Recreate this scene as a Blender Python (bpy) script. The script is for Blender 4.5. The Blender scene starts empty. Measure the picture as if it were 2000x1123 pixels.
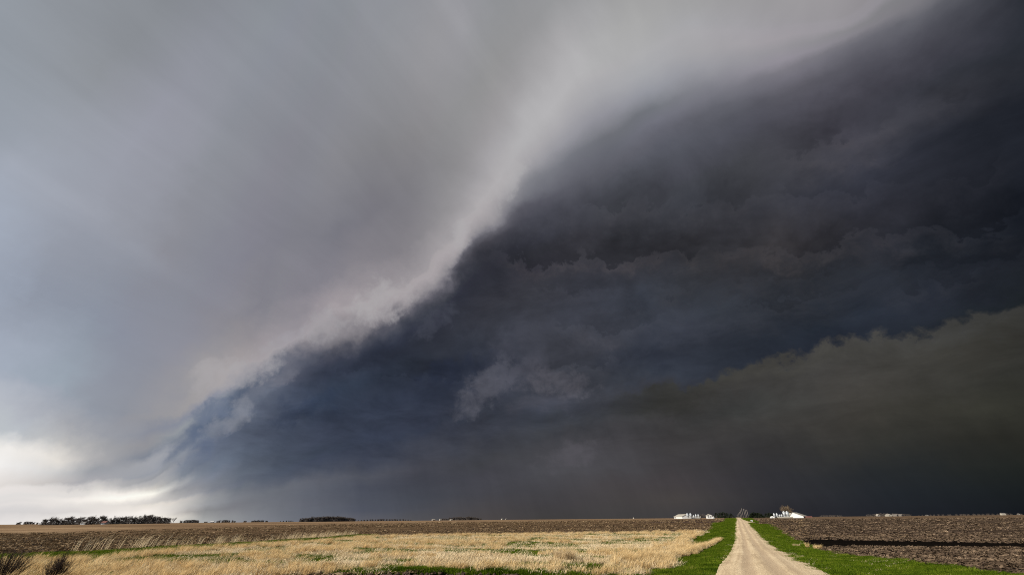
import bpy, bmesh, math, random
import numpy as np

S = bpy.context.scene
COL = S.collection
rnd = random.Random(11)
rng = np.random.default_rng(11)
R = math.radians

# ------------------------------------------------------------------ camera
CAM_H = 2.6
HEADING = -26.1                      # degrees clockwise from the road's direction (+Y)
cam_data = bpy.data.cameras.new('camera')
cam_data.sensor_width = 36.0
cam_data.lens = 36.0 * 778.0 / 2000.0
cam_data.clip_start = 0.1
cam_data.clip_end = 40000
cam = bpy.data.objects.new('camera', cam_data)
COL.objects.link(cam)
from mathutils import Matrix, Vector
cam.matrix_world = (Matrix.Translation((0, 0, CAM_H)) @ Matrix.Rotation(R(-HEADING), 4, 'Z')
                    @ Matrix.Rotation(R(90 + 30.2), 4, 'X') @ Matrix.Rotation(R(-0.55), 4, 'Z'))
S.camera = cam

# ------------------------------------------------------------------ exposure
S.view_settings.view_transform = 'Standard'
S.view_settings.look = 'None'
S.view_settings.gamma = 1.0
S.view_settings.use_curve_mapping = False
EXPOSURE = 0.5
S.view_settings.exposure = EXPOSURE
S.render.engine = 'CYCLES'
S.cycles.use_denoising = False
S.cycles.filter_width = 1.05
S.cycles.max_bounces = 6
S.cycles.diffuse_bounces = 3
S.cycles.transparent_max_bounces = 8

# ------------------------------------------------------------------ sun
SUN_AZ, SUN_EL = -136.0, 29.0        # degrees clockwise from +Y, and above the horizon
sun_data = bpy.data.lights.new('sun', 'SUN')
sun_data.energy = 5.0
sun_data.angle = R(0.5)
sun_data.color = (1.0, 0.925, 0.80)
sun = bpy.data.objects.new('sun', sun_data)
COL.objects.link(sun)
to_sun = Vector((math.sin(R(SUN_AZ)) * math.cos(R(SUN_EL)), math.cos(R(SUN_AZ)) * math.cos(R(SUN_EL)), math.sin(R(SUN_EL))))
sun.rotation_euler = to_sun.to_track_quat('Z', 'Y').to_euler()

# ------------------------------------------------------------------ sky: a shelf cloud ahead, clear air behind
SKY_AZ = [-72.0, -60.0, -54.0, -50.0, -47.0, -44.0, -41.5, -39.0, -37.2, -35.8, -34.2, -32.0, -29.0, -25.0, -19.0, -12.0, -4.0, 4.0, 12.0, 20.0, 30.0, 40.0, 50.0, 60.0, 72.0]
SKY_T = [0.0, 0.03, 0.06, 0.1, 0.14, 0.18, 0.215, 0.238, 0.2495, 0.2505, 0.265, 0.285, 0.31, 0.35, 0.39, 0.42, 0.44, 0.455, 0.47, 0.485, 0.5, 0.53, 0.56, 0.6, 0.64, 0.68, 0.7, 0.73, 0.77, 0.82, 0.89, 1.0]
SKY_RGB = [
 [(214, 212, 213), (214, 212, 213), (215, 212, 214), (215, 213, 214), (216, 214, 215), (216, 214, 215), (217, 214, 215), (218, 215, 216), (218, 216, 216), (218, 216, 216), (220, 217, 217), (222, 219, 219), (225, 222, 221), (229, 225, 223), (232, 228, 226), (236, 232, 229), (240, 235, 232), (243, 238, 234), (246, 241, 237), (248, 243, 238), (248, 243, 238), (237, 236, 230), (219, 222, 218), (202, 208, 208), (192, 198, 207), (179, 187, 203), (175, 183, 202), (172, 184, 202), (134, 146, 154), (150, 157, 166), (138, 139, 142), (131, 134, 138)],
 [(215, 213, 214), (215, 213, 214), (215, 213, 214), (215, 213, 214), (216, 213, 215), (216, 214, 215), (217, 215, 215), (218, 215, 216), (219, 216, 216), (219, 216, 216), (220, 217, 217), (222, 219, 218), (224, 221, 220), (228, 224, 223), (232, 228, 226), (236, 231, 229), (239, 234, 231), (242, 237, 233), (244, 239, 235), (246, 241, 236), (246, 242, 237), (239, 238, 232), (221, 223, 219), (199, 204, 205), (190, 196, 205), (177, 184, 200), (170, 178, 196), (168, 179, 197), (161, 167, 179), (142, 146, 152), (132, 136, 142), (131, 135, 139)],
 [(219, 216, 216), (218, 215, 216), (217, 214, 215), (216, 213, 214), (215, 213, 214), (216, 214, 214), (218, 215, 215), (219, 216, 216), (220, 217, 217), (220, 217, 217), (220, 217, 216), (221, 217, 217), (222, 219, 218), (227, 223, 221), (231, 227, 225), (235, 230, 227), (237, 232, 229), (238, 233, 229), (239, 234, 229), (240, 235, 230), (242, 237, 232), (242, 241, 236), (227, 227, 222), (192, 198, 200), (186, 191, 200), (172, 180, 194), (167, 176, 191), (143, 150, 164), (156, 160, 171), (150, 152, 163), (137, 141, 148), (132, 137, 141)],
 [(224, 221, 219), (223, 219, 218), (220, 217, 216), (217, 214, 214), (214, 212, 212), (216, 213, 213), (219, 216, 215), (222, 219, 217), (223, 219, 218), (223, 219, 218), (222, 218, 217), (220, 217, 216), (222, 219, 217), (225, 222, 220), (230, 226, 223), (233, 228, 225), (234, 228, 225), (232, 227, 223), (229, 224, 220), (227, 222, 218), (229, 224, 220), (242, 240, 238), (240, 237, 233), (186, 191, 197), (174, 178, 187), (162, 169, 181), (155, 166, 178), (139, 146, 160), (148, 151, 161), (148, 150, 160), (140, 145, 152), (134, 138, 143)],
 [(231, 227, 224), (230, 225, 222), (226, 222, 220), (221, 217, 215), (213, 210, 209), (216, 213, 212), (222, 218, 216), (226, 222, 219), (228, 223, 220), (228, 223, 220), (226, 222, 219), (225, 221, 218), (227, 223, 220), (224, 221, 218), (228, 223, 220), (227, 222, 219), (226, 221, 218), (221, 217, 214), (214, 210, 207), (207, 203, 200), (204, 199, 196), (210, 209, 208), (228, 223, 216), (189, 188, 187), (164, 166, 172), (152, 157, 167), (148, 154, 165), (138, 143, 157), (140, 141, 150), (140, 143, 151), (140, 144, 153), (135, 141, 146)],
 [(239, 233, 228), (238, 232, 227), (235, 230, 225), (229, 225, 221), (217, 212, 209), (221, 216, 213), (226, 222, 217), (229, 224, 220), (232, 226, 221), (232, 227, 222), (236, 231, 225), (242, 236, 230), (242, 236, 230), (227, 223, 219), (222, 218, 214), (213, 209, 206), (208, 205, 203), (204, 200, 199), (194, 191, 191), (183, 182, 183), (171, 170, 174), (152, 155, 161), (165, 165, 168), (158, 159, 163), (150, 153, 161), (148, 150, 158), (144, 148, 158), (140, 143, 155), (136, 138, 148), (137, 139, 147), (140, 143, 151), (137, 143, 148)],
 [(243, 237, 230), (244, 238, 231), (244, 238, 231), (241, 235, 230), (238, 232, 226), (233, 227, 221), (231, 225, 219), (229, 223, 217), (229, 224, 218), (229, 224, 218), (238, 232, 225), (252, 247, 238), (252, 252, 244), (245, 239, 232), (207, 204, 200), (189, 187, 187), (174, 174, 175), (171, 171, 173), (169, 169, 172), (162, 164, 169), (157, 160, 167), (162, 163, 168), (129, 135, 147), (146, 146, 151), (136, 140, 152), (151, 151, 156), (151, 151, 157), (141, 142, 153), (133, 134, 145), (134, 135, 144), (138, 142, 149), (138, 144, 150)],
 [(239, 234, 226), (244, 238, 229), (251, 244, 234), (245, 239, 232), (248, 241, 233), (239, 232, 224), (232, 226, 217), (221, 216, 209), (215, 211, 206), (215, 210, 205), (218, 214, 209), (238, 233, 225), (252, 249, 238), (202, 198, 192), (171, 171, 173), (163, 164, 168), (144, 147, 154), (145, 149, 157), (146, 150, 158), (141, 146, 156), (137, 143, 154), (155, 158, 164), (126, 133, 145), (147, 152, 158), (136, 141, 155), (159, 156, 158), (160, 157, 158), (142, 141, 149), (130, 130, 141), (133, 133, 142), (138, 141, 148), (140, 146, 152)],
 [(226, 221, 214), (232, 227, 218), (246, 239, 228), (230, 224, 216), (224, 218, 211), (222, 217, 210), (223, 216, 208), (202, 198, 194), (190, 188, 186), (190, 187, 185), (178, 177, 176), (159, 159, 161), (174, 174, 175), (127, 134, 145), (127, 135, 149), (135, 140, 151), (136, 142, 153), (138, 144, 155), (130, 137, 149), (122, 130, 144), (112, 121, 138), (91, 105, 126), (112, 121, 137), (136, 142, 153), (141, 144, 157), (167, 161, 161), (162, 156, 157), (137, 136, 144), (128, 128, 138), (132, 133, 141), (139, 142, 148), (143, 148, 154)],
 [(202, 200, 195), (204, 201, 195), (204, 200, 193), (177, 173, 170), (186, 184, 182), (189, 187, 184), (186, 183, 181), (168, 168, 170), (158, 159, 162), (158, 158, 162), (146, 147, 152), (136, 139, 147), (129, 136, 147), (106, 115, 132), (106, 115, 134), (114, 121, 137), (119, 126, 140), (120, 127, 141), (116, 124, 138), (110, 118, 133), (100, 110, 127), (79, 93, 115), (100, 110, 128), (126, 131, 144), (144, 144, 154), (166, 159, 161), (161, 155, 157), (131, 130, 139), (127, 127, 137), (133, 134, 142), (140, 142, 149), (145, 150, 156)],
 [(174, 175, 174), (170, 171, 170), (158, 159, 159), (138, 139, 141), (152, 154, 158), (150, 152, 155), (141, 143, 149), (129, 133, 142), (126, 130, 140), (126, 130, 139), (122, 127, 137), (122, 129, 143), (108, 118, 134), (95, 104, 121), (93, 102, 120), (97, 105, 121), (100, 108, 123), (102, 109, 124), (102, 109, 124), (101, 108, 123), (96, 103, 120), (85, 95, 114), (98, 106, 122), (121, 124, 136), (144, 142, 149), (163, 157, 160), (161, 154, 158), (134, 133, 141), (127, 127, 136), (134, 135, 142), (141, 143, 149), (147, 152, 159)],
 [(148, 150, 153), (143, 145, 148), (136, 137, 141), (125, 126, 132), (125, 128, 135), (117, 121, 129), (107, 113, 123), (102, 108, 121), (100, 107, 120), (100, 107, 120), (97, 105, 118), (93, 101, 115), (88, 97, 113), (82, 90, 107), (80, 88, 105), (82, 89, 105), (83, 90, 105), (84, 91, 107), (88, 93, 108), (92, 97, 111), (92, 97, 111), (95, 100, 114), (105, 108, 121), (123, 123, 132), (144, 140, 146), (161, 155, 159), (158, 152, 157), (133, 131, 140), (126, 126, 135), (135, 135, 141), (141, 143, 149), (149, 153, 161)],
 [(126, 129, 136), (122, 125, 132), (116, 119, 126), (111, 114, 122), (107, 111, 119), (93, 98, 110), (84, 91, 105), (81, 89, 104), (80, 88, 103), (80, 88, 103), (78, 86, 101), (74, 82, 97), (72, 80, 96), (68, 76, 93), (66, 74, 92), (65, 73, 90), (66, 73, 89), (68, 74, 90), (72, 77, 92), (80, 84, 98), (89, 91, 104), (105, 105, 116), (116, 115, 124), (130, 127, 134), (146, 141, 146), (161, 154, 158), (159, 152, 157), (130, 128, 137), (121, 121, 130), (133, 133, 138), (142, 144, 149), (151, 155, 163)],
 [(108, 111, 120), (102, 106, 115), (99, 102, 112), (94, 98, 108), (94, 97, 107), (77, 83, 97), (69, 76, 92), (67, 74, 91), (66, 74, 91), (66, 74, 90), (65, 73, 89), (64, 71, 88), (61, 68, 85), (55, 63, 80), (52, 62, 79), (52, 60, 76), (53, 59, 75), (55, 61, 76), (60, 64, 79), (72, 75, 88), (86, 87, 98), (112, 110, 117), (127, 124, 130), (141, 137, 142), (152, 146, 150), (162, 155, 159), (159, 152, 156), (133, 130, 137), (122, 121, 129), (132, 132, 136), (145, 146, 151), (152, 156, 164)],
 [(95, 96, 104), (81, 85, 97), (79, 83, 94), (74, 78, 90), (81, 84, 94), (68, 73, 87), (61, 67, 83), (58, 65, 81), (57, 64, 81), (57, 64, 81), (56, 63, 80), (55, 62, 78), (51, 58, 74), (45, 52, 67), (44, 51, 65), (43, 48, 61), (45, 50, 64), (50, 55, 69), (59, 63, 76), (71, 74, 85), (86, 86, 96), (113, 111, 118), (138, 133, 138), (155, 149, 153), (165, 158, 161), (165, 158, 161), (155, 149, 153), (132, 129, 135), (127, 126, 132), (136, 135, 138), (150, 150, 154), (152, 155, 163)],
 [(82, 82, 86), (74, 76, 84), (69, 72, 81), (65, 67, 76), (69, 70, 79), (64, 67, 78), (59, 63, 75), (55, 60, 74), (53, 59, 74), (53, 59, 74), (53, 58, 73), (50, 56, 71), (45, 51, 66), (43, 48, 60), (45, 49, 59), (44, 47, 57), (44, 47, 58), (48, 50, 62), (56, 59, 69), (72, 73, 82), (92, 91, 100), (123, 120, 127), (148, 144, 148), (164, 158, 161), (171, 165, 168), (169, 164, 166), (161, 157, 160), (146, 144, 147), (140, 139, 142), (143, 143, 145), (153, 153, 158), (150, 153, 160)],
 [(75, 71, 71), (72, 70, 73), (68, 68, 74), (67, 67, 74), (63, 64, 69), (62, 64, 72), (58, 61, 71), (55, 58, 68), (54, 58, 68), (54, 58, 68), (54, 58, 70), (53, 57, 69), (47, 52, 65), (51, 54, 63), (52, 53, 61), (49, 50, 58), (47, 48, 57), (48, 49, 58), (53, 54, 62), (70, 69, 77), (100, 99, 107), (130, 128, 135), (149, 146, 150), (163, 159, 162), (172, 168, 170), (175, 172, 174), (173, 170, 172), (164, 162, 165), (155, 153, 155), (149, 149, 150), (146, 148, 152), (147, 150, 156)],
 [(64, 62, 62), (65, 63, 66), (68, 67, 71), (74, 74, 79), (69, 69, 74), (61, 63, 69), (58, 62, 71), (57, 61, 72), (56, 59, 69), (56, 59, 68), (57, 60, 69), (62, 64, 73), (64, 66, 75), (60, 62, 71), (55, 56, 63), (51, 51, 59), (52, 53, 60), (56, 57, 66), (65, 66, 75), (75, 76, 86), (89, 89, 99), (114, 115, 123), (125, 126, 133), (153, 152, 157), (169, 167, 170), (179, 178, 180), (180, 179, 181), (175, 174, 176), (163, 162, 164), (150, 150, 152), (143, 145, 148), (143, 146, 151)],
 [(66, 64, 64), (69, 66, 67), (71, 68, 70), (73, 72, 76), (68, 67, 71), (59, 59, 63), (54, 56, 61), (54, 56, 63), (54, 56, 63), (54, 56, 63), (56, 59, 67), (60, 63, 72), (64, 66, 75), (59, 62, 72), (54, 55, 63), (54, 54, 60), (58, 58, 65), (63, 64, 72), (72, 73, 82), (82, 83, 92), (91, 92, 101), (105, 106, 115), (117, 119, 127), (149, 149, 156), (166, 165, 169), (175, 174, 176), (179, 178, 180), (177, 176, 178), (165, 164, 166), (149, 150, 152), (142, 143, 147), (141, 143, 148)],
 [(63, 61, 62), (71, 67, 66), (68, 64, 66), (65, 63, 65), (62, 60, 61), (58, 57, 58), (51, 51, 49), (49, 49, 48), (50, 51, 51), (52, 53, 59), (50, 55, 65), (48, 52, 63), (51, 55, 65), (51, 55, 64), (53, 53, 59), (55, 56, 62), (62, 63, 70), (69, 71, 78), (77, 79, 87), (88, 90, 99), (97, 98, 107), (103, 105, 114), (110, 112, 119), (147, 147, 155), (166, 166, 170), (174, 173, 175), (175, 175, 176), (173, 173, 174), (163, 163, 165), (149, 150, 152), (142, 144, 146), (140, 142, 145)],
 [(41, 41, 46), (49, 49, 53), (50, 50, 54), (55, 54, 55), (61, 60, 59), (61, 62, 61), (60, 59, 58), (63, 62, 59), (59, 59, 58), (43, 48, 58), (43, 48, 58), (44, 48, 57), (48, 52, 60), (53, 54, 59), (54, 54, 59), (56, 58, 65), (65, 67, 74), (74, 75, 84), (83, 85, 94), (92, 94, 104), (101, 102, 112), (116, 117, 128), (114, 117, 124), (149, 151, 159), (167, 168, 172), (171, 171, 173), (170, 170, 171), (167, 167, 167), (160, 160, 160), (151, 151, 153), (144, 145, 148), (140, 142, 144)],
 [(32, 35, 41), (35, 39, 44), (40, 43, 45), (52, 52, 49), (62, 60, 56), (66, 64, 61), (66, 65, 63), (70, 69, 66), (67, 66, 65), (37, 42, 53), (37, 43, 53), (43, 47, 55), (49, 52, 59), (57, 55, 58), (54, 55, 62), (64, 65, 71), (70, 71, 77), (75, 76, 84), (83, 84, 94), (88, 89, 98), (103, 104, 113), (120, 120, 129), (135, 135, 143), (155, 155, 161), (165, 164, 167), (168, 167, 170), (165, 165, 168), (161, 161, 162), (157, 156, 157), (153, 152, 153), (147, 148, 149), (141, 143, 144)],
 [(18, 21, 26), (26, 30, 31), (32, 35, 33), (41, 41, 37), (53, 53, 47), (55, 55, 51), (57, 56, 52), (60, 60, 58), (61, 61, 60), (34, 39, 46), (35, 39, 48), (37, 41, 50), (39, 43, 51), (49, 50, 58), (50, 52, 62), (65, 65, 73), (64, 63, 72), (73, 72, 81), (87, 86, 96), (95, 94, 103), (120, 118, 128), (125, 123, 131), (149, 145, 154), (152, 150, 155), (163, 159, 164), (162, 159, 164), (160, 158, 162), (156, 155, 157), (156, 155, 156), (154, 154, 154), (150, 150, 151), (143, 144, 145)],
 [(11, 14, 18), (19, 22, 22), (26, 29, 26), (34, 36, 31), (40, 42, 38), (42, 43, 41), (45, 45, 42), (46, 46, 43), (48, 48, 46), (25, 30, 28), (25, 29, 31), (24, 27, 33), (19, 23, 31), (32, 35, 43), (34, 37, 45), (52, 53, 60), (55, 57, 65), (64, 64, 73), (74, 74, 83), (89, 89, 98), (109, 109, 117), (119, 118, 125), (131, 129, 135), (133, 132, 136), (149, 146, 152), (151, 148, 153), (149, 146, 150), (156, 153, 156), (157, 155, 157), (156, 155, 155), (152, 151, 152), (144, 145, 146)],
 [(8, 11, 14), (16, 19, 19), (23, 26, 23), (30, 33, 29), (34, 37, 33), (36, 38, 36), (39, 40, 37), (41, 41, 38), (42, 42, 39), (21, 25, 21), (19, 23, 23), (17, 20, 24), (15, 19, 25), (19, 23, 31), (16, 21, 29), (15, 23, 30), (24, 31, 38), (26, 33, 40), (32, 37, 44), (50, 54, 61), (65, 68, 74), (96, 97, 102), (106, 106, 110), (116, 117, 120), (134, 132, 137), (143, 141, 146), (146, 143, 148), (154, 150, 153), (158, 155, 156), (157, 155, 156), (152, 152, 152), (145, 146, 146)],
]
SKY_CREST = [(-53.3, 11.9), (-49.6, 10.9), (-45.5, 9.7), (-42.1, 10.2), (-39.7, 12.1), (-37.3, 15.4), (-31.3, 19.5), (-24.4, 26.1), (-18.3, 29.9), (-10.9, 37.2), (-3.8, 44.7), (5.9, 52.5), (18.7, 57.8), (35.9, 57.7), (50.8, 52.1), (60.9, 47.2), (74.0, 50.0)]
SKY_EDGE = [(-49.5, 3.2), (-47.7, 3.2), (-44.8, 3.4), (-41.8, 4.0), (-39.1, 5.3), (-37.2, 7.7), (-35.7, 10.2), (-34.0, 13.0), (-32.1, 16.0), (-25.5, 19.2), (-20.1, 23.3), (-16.2, 26.6), (-11.0, 29.9), (-8.0, 35.2), (-1.8, 39.8), (6.0, 42.4), (20.1, 45.5), (30.2, 47.4), (39.0, 47.2), (46.7, 46.5), (55.7, 44.6), (61.3, 43.5), (65.7, 42.6), (74.0, 45.0)]
SKY_BASE = [(-48.7, 1.4), (-45.7, 1.5), (-38.6, 1.6), (-34.8, 2.8), (-25.6, 6.3), (-13.9, 9.7), (-0.2, 13.2), (14.3, 14.6), (24.4, 15.3), (30.8, 16.2), (37.0, 16.3), (43.5, 16.6), (47.8, 15.7), (51.7, 15.9), (55.3, 16.4), (74.0, 17.0)]
SKY_PUFFS = [
 ((-0.480,0.833,0.276), (6.963,1.950,4.411), (9.295,10.694,-17.916), (86,87,97), 0.80),
 ((-0.402,0.860,0.314), (10.417,3.088,3.300), (4.397,9.419,-21.728), (74,75,85), 0.80),
 ((-0.321,0.904,0.283), (10.194,3.699,-2.023), (-7.379,4.501,-24.541), (84,83,91), 0.75),
 ((-0.413,0.839,0.355), (7.721,1.591,3.801), (5.196,7.565,-13.223), (64,66,76), 0.60),
 ((-0.362,0.901,0.238), (8.677,2.832,0.387), (-1.441,7.335,-32.091), (66,67,76), 0.60),
 ((-0.548,0.776,0.312), (7.730,3.924,2.227), (3.111,14.013,-30.952), (40,46,62), 0.70),
 ((-0.125,0.937,0.325), (8.152,0.545,0.028), (-2.040,8.006,-25.393), (40,45,56), 0.50),
 ((-0.021,0.926,0.378), (8.008,-0.400,0.112), (-0.869,8.888,-23.139), (54,57,67), 0.50),
 ((-0.877,0.443,0.189), (12.970,20.918,8.534), (2.162,17.989,-34.815), (104,115,136), 0.85),
 ((-0.881,0.454,0.132), (10.562,17.081,7.997), (3.880,13.828,-25.319), (95,107,130), 0.80),
 ((-0.859,0.480,0.179), (14.137,27.274,-8.033), (-3.634,1.405,-23.950), (140,143,153), 0.55),
 ((-0.907,0.409,0.104), (20.388,45.563,-6.113), (-0.033,7.047,-32.829), (168,170,178), 0.35),
 ((-0.868,0.430,0.250), (9.496,8.055,17.122), (6.932,26.385,-23.339), (168,165,168), 0.65),
 ((-0.655,0.604,0.454), (7.796,2.847,6.361), (4.676,14.637,-13.829), (172,169,171), 0.70),
 ((-0.793,0.505,0.340), (10.159,7.877,10.540), (4.173,21.501,-23.718), (158,155,162), 0.60),
 ((-0.929,0.363,0.078), (6.501,15.054,0.932), (5.663,30.510,-81.315), (158,161,168), 0.55),
 ((-0.309,0.943,0.125), (10.204,2.526,2.204), (5.796,6.251,-36.864), (84,82,88), 0.60),
 ((-0.307,0.632,0.712), (16.466,22.735,-13.777), (-10.865,2.586,-7.673), (180,179,180), 0.45),
 ((-0.782,0.584,0.218), (7.218,7.542,3.367), (3.597,16.741,-34.262), (46,56,76), 0.50),
 ((-0.812,0.517,0.271), (10.059,9.077,10.982), (7.044,26.647,-31.476), (118,119,130), 0.50),
 ((-0.456,0.646,0.612), (26.080,28.204,-11.186), (-14.198,5.793,-17.522), (176,174,176), 0.50),
 ((-0.847,0.466,0.257), (11.204,8.495,19.585), (7.607,24.034,-20.475), (166,164,167), 0.50),
 ((-0.818,0.485,0.308), (13.464,11.353,16.257), (4.619,20.922,-22.329), (164,162,166), 0.50),
 ((-0.750,0.547,0.371), (13.264,8.531,12.881), (4.750,19.727,-20.803), (163,161,165), 0.45),
 ((-0.835,0.499,0.232), (12.522,14.683,11.309), (6.826,33.028,-48.684), (104,110,124), 0.45),
 ((-0.768,0.559,0.312), (12.466,10.153,10.908), (7.883,33.814,-42.776), (82,88,102), 0.45),
 ((-0.558,0.709,0.431), (10.314,2.527,8.055), (11.485,21.780,-22.140), (70,73,84), 0.50),
 ((-0.168,0.855,0.490), (7.624,1.180,-0.465), (-5.167,18.477,-35.062), (44,46,53), 0.50),
 ((-0.419,0.740,0.526), (13.070,0.700,8.474), (11.527,19.693,-19.440), (44,46,54), 0.50),
]
SKY_STREAK = (0.175, 0.960, -0.220)
SKY_BANDS = [
 ([(-6.3, 36.8), (4.5, 34.6), (13.2, 34.0), (23.8, 32.9), (34.1, 30.5), (41.3, 27.8), (48.5, 27.2), (54.5, 25.6), (59.2, 24.2)], 0.28, 0.45),
 ([(41.3, 39.6), (46.0, 38.1), (50.5, 37.4), (54.3, 36.3), (59.5, 34.6), (64.2, 32.6)], 0.30, 0.40),
 ([(-11.2, 24.1), (-0.1, 24.4), (11.9, 24.6), (23.2, 24.5), (35.9, 23.1), (46.0, 21.7), (53.9, 20.6)], 0.16, 0.20),
 ([(0.0, 30.3), (16.3, 27.7), (27.5, 27.2), (36.9, 25.7), (46.9, 23.7), (57.8, 21.3)], 0.14, 0.16),
 ([(-30.2, 15.3), (-21.9, 17.6), (-11.3, 17.4), (-3.2, 18.5), (7.5, 18.8), (18.6, 19.7)], 0.16, 0.14),
 ([(4.9, 40.4), (18.8, 40.2), (30.8, 37.8), (40.7, 35.3), (50.8, 31.9), (61.4, 28.1)], 0.14, 0.12),
]


def lin(c):
    c = c / 255.0
    return c / 12.92 if c <= 0.04045 else ((c + 0.055) / 1.055) ** 2.4

class Nodes:
    """small wrapper that makes math nodes readable"""
    def __init__(self, tree):
        self.t = tree
    def new(self, typ, **kw):
        n = self.t.nodes.new(typ)
        for k, v in kw.items():
            setattr(n, k, v)
        return n
    def put(self, sock, v):
        if isinstance(v, bpy.types.NodeSocket):
            self.t.links.new(v, sock)
        else:
            sock.default_value = v
    def m(self, op, a, b=None, c=None, clamp=False):
        n = self.new('ShaderNodeMath', operation=op, use_clamp=clamp)
        self.put(n.inputs[0], a)
        if b is not None: self.put(n.inputs[1], b)
        if c is not None: self.put(n.inputs[2], c)
        return n.outputs[0]
    def v(self, op, a, b=None, scale=None):
        n = self.new('ShaderNodeVectorMath', operation=op)
        self.put(n.inputs[0], a)
        if b is not None: self.put(n.inputs[1], b)
        if scale is not None: self.put(n.inputs['Scale'], scale)
        return n.outputs['Value'] if op in ('DOT_PRODUCT', 'LENGTH') else n.outputs['Vector']
    def rng(self, v, a, b, c=0.0, d=1.0, smooth=True):
        n = self.new('ShaderNodeMapRange', interpolation_type='SMOOTHSTEP' if smooth else 'LINEAR', clamp=True) if smooth \
            else self.new('ShaderNodeMapRange', clamp=True)
        for i, q in enumerate((v, a, b, c, d)): self.put(n.inputs[i], q)
        return n.outputs[0]
    def noise(self, vec, scale, detail=4, rough=0.5, dist=0.0, color=False, lac=2.0):
        n = self.new('ShaderNodeTexNoise')
        self.put(n.inputs['Vector'], vec)
        n.inputs['Scale'].default_value = scale
        n.inputs['Detail'].default_value = detail
        n.inputs['Roughness'].default_value = rough
        n.inputs['Lacunarity'].default_value = lac
        n.inputs['Distortion'].default_value = dist
        return n.outputs['Color' if color else 0]
    def mix(self, f, a, b, blend='MIX'):
        n = self.new('ShaderNodeMix', data_type='RGBA', blend_type=blend)
        self.put(n.inputs[0], f)
        for i, q in ((6, a), (7, b)):
            self.put(n.inputs[i], q if isinstance(q, bpy.types.NodeSocket) else (*q[:3], 1.0))
        return n.outputs[2]
    def ramp(self, f, stops, mode='LINEAR'):
        n = self.new('ShaderNodeValToRGB')
        e = n.color_ramp.elements
        n.color_ramp.interpolation = mode
        while len(e) < len(stops): e.new(0.5)
        for el, (p, c) in zip(e, stops):
            el.position = p
            el.color = (*c[:3], 1.0)
        self.put(n.inputs[0], f)
        return n.outputs[0]

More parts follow.
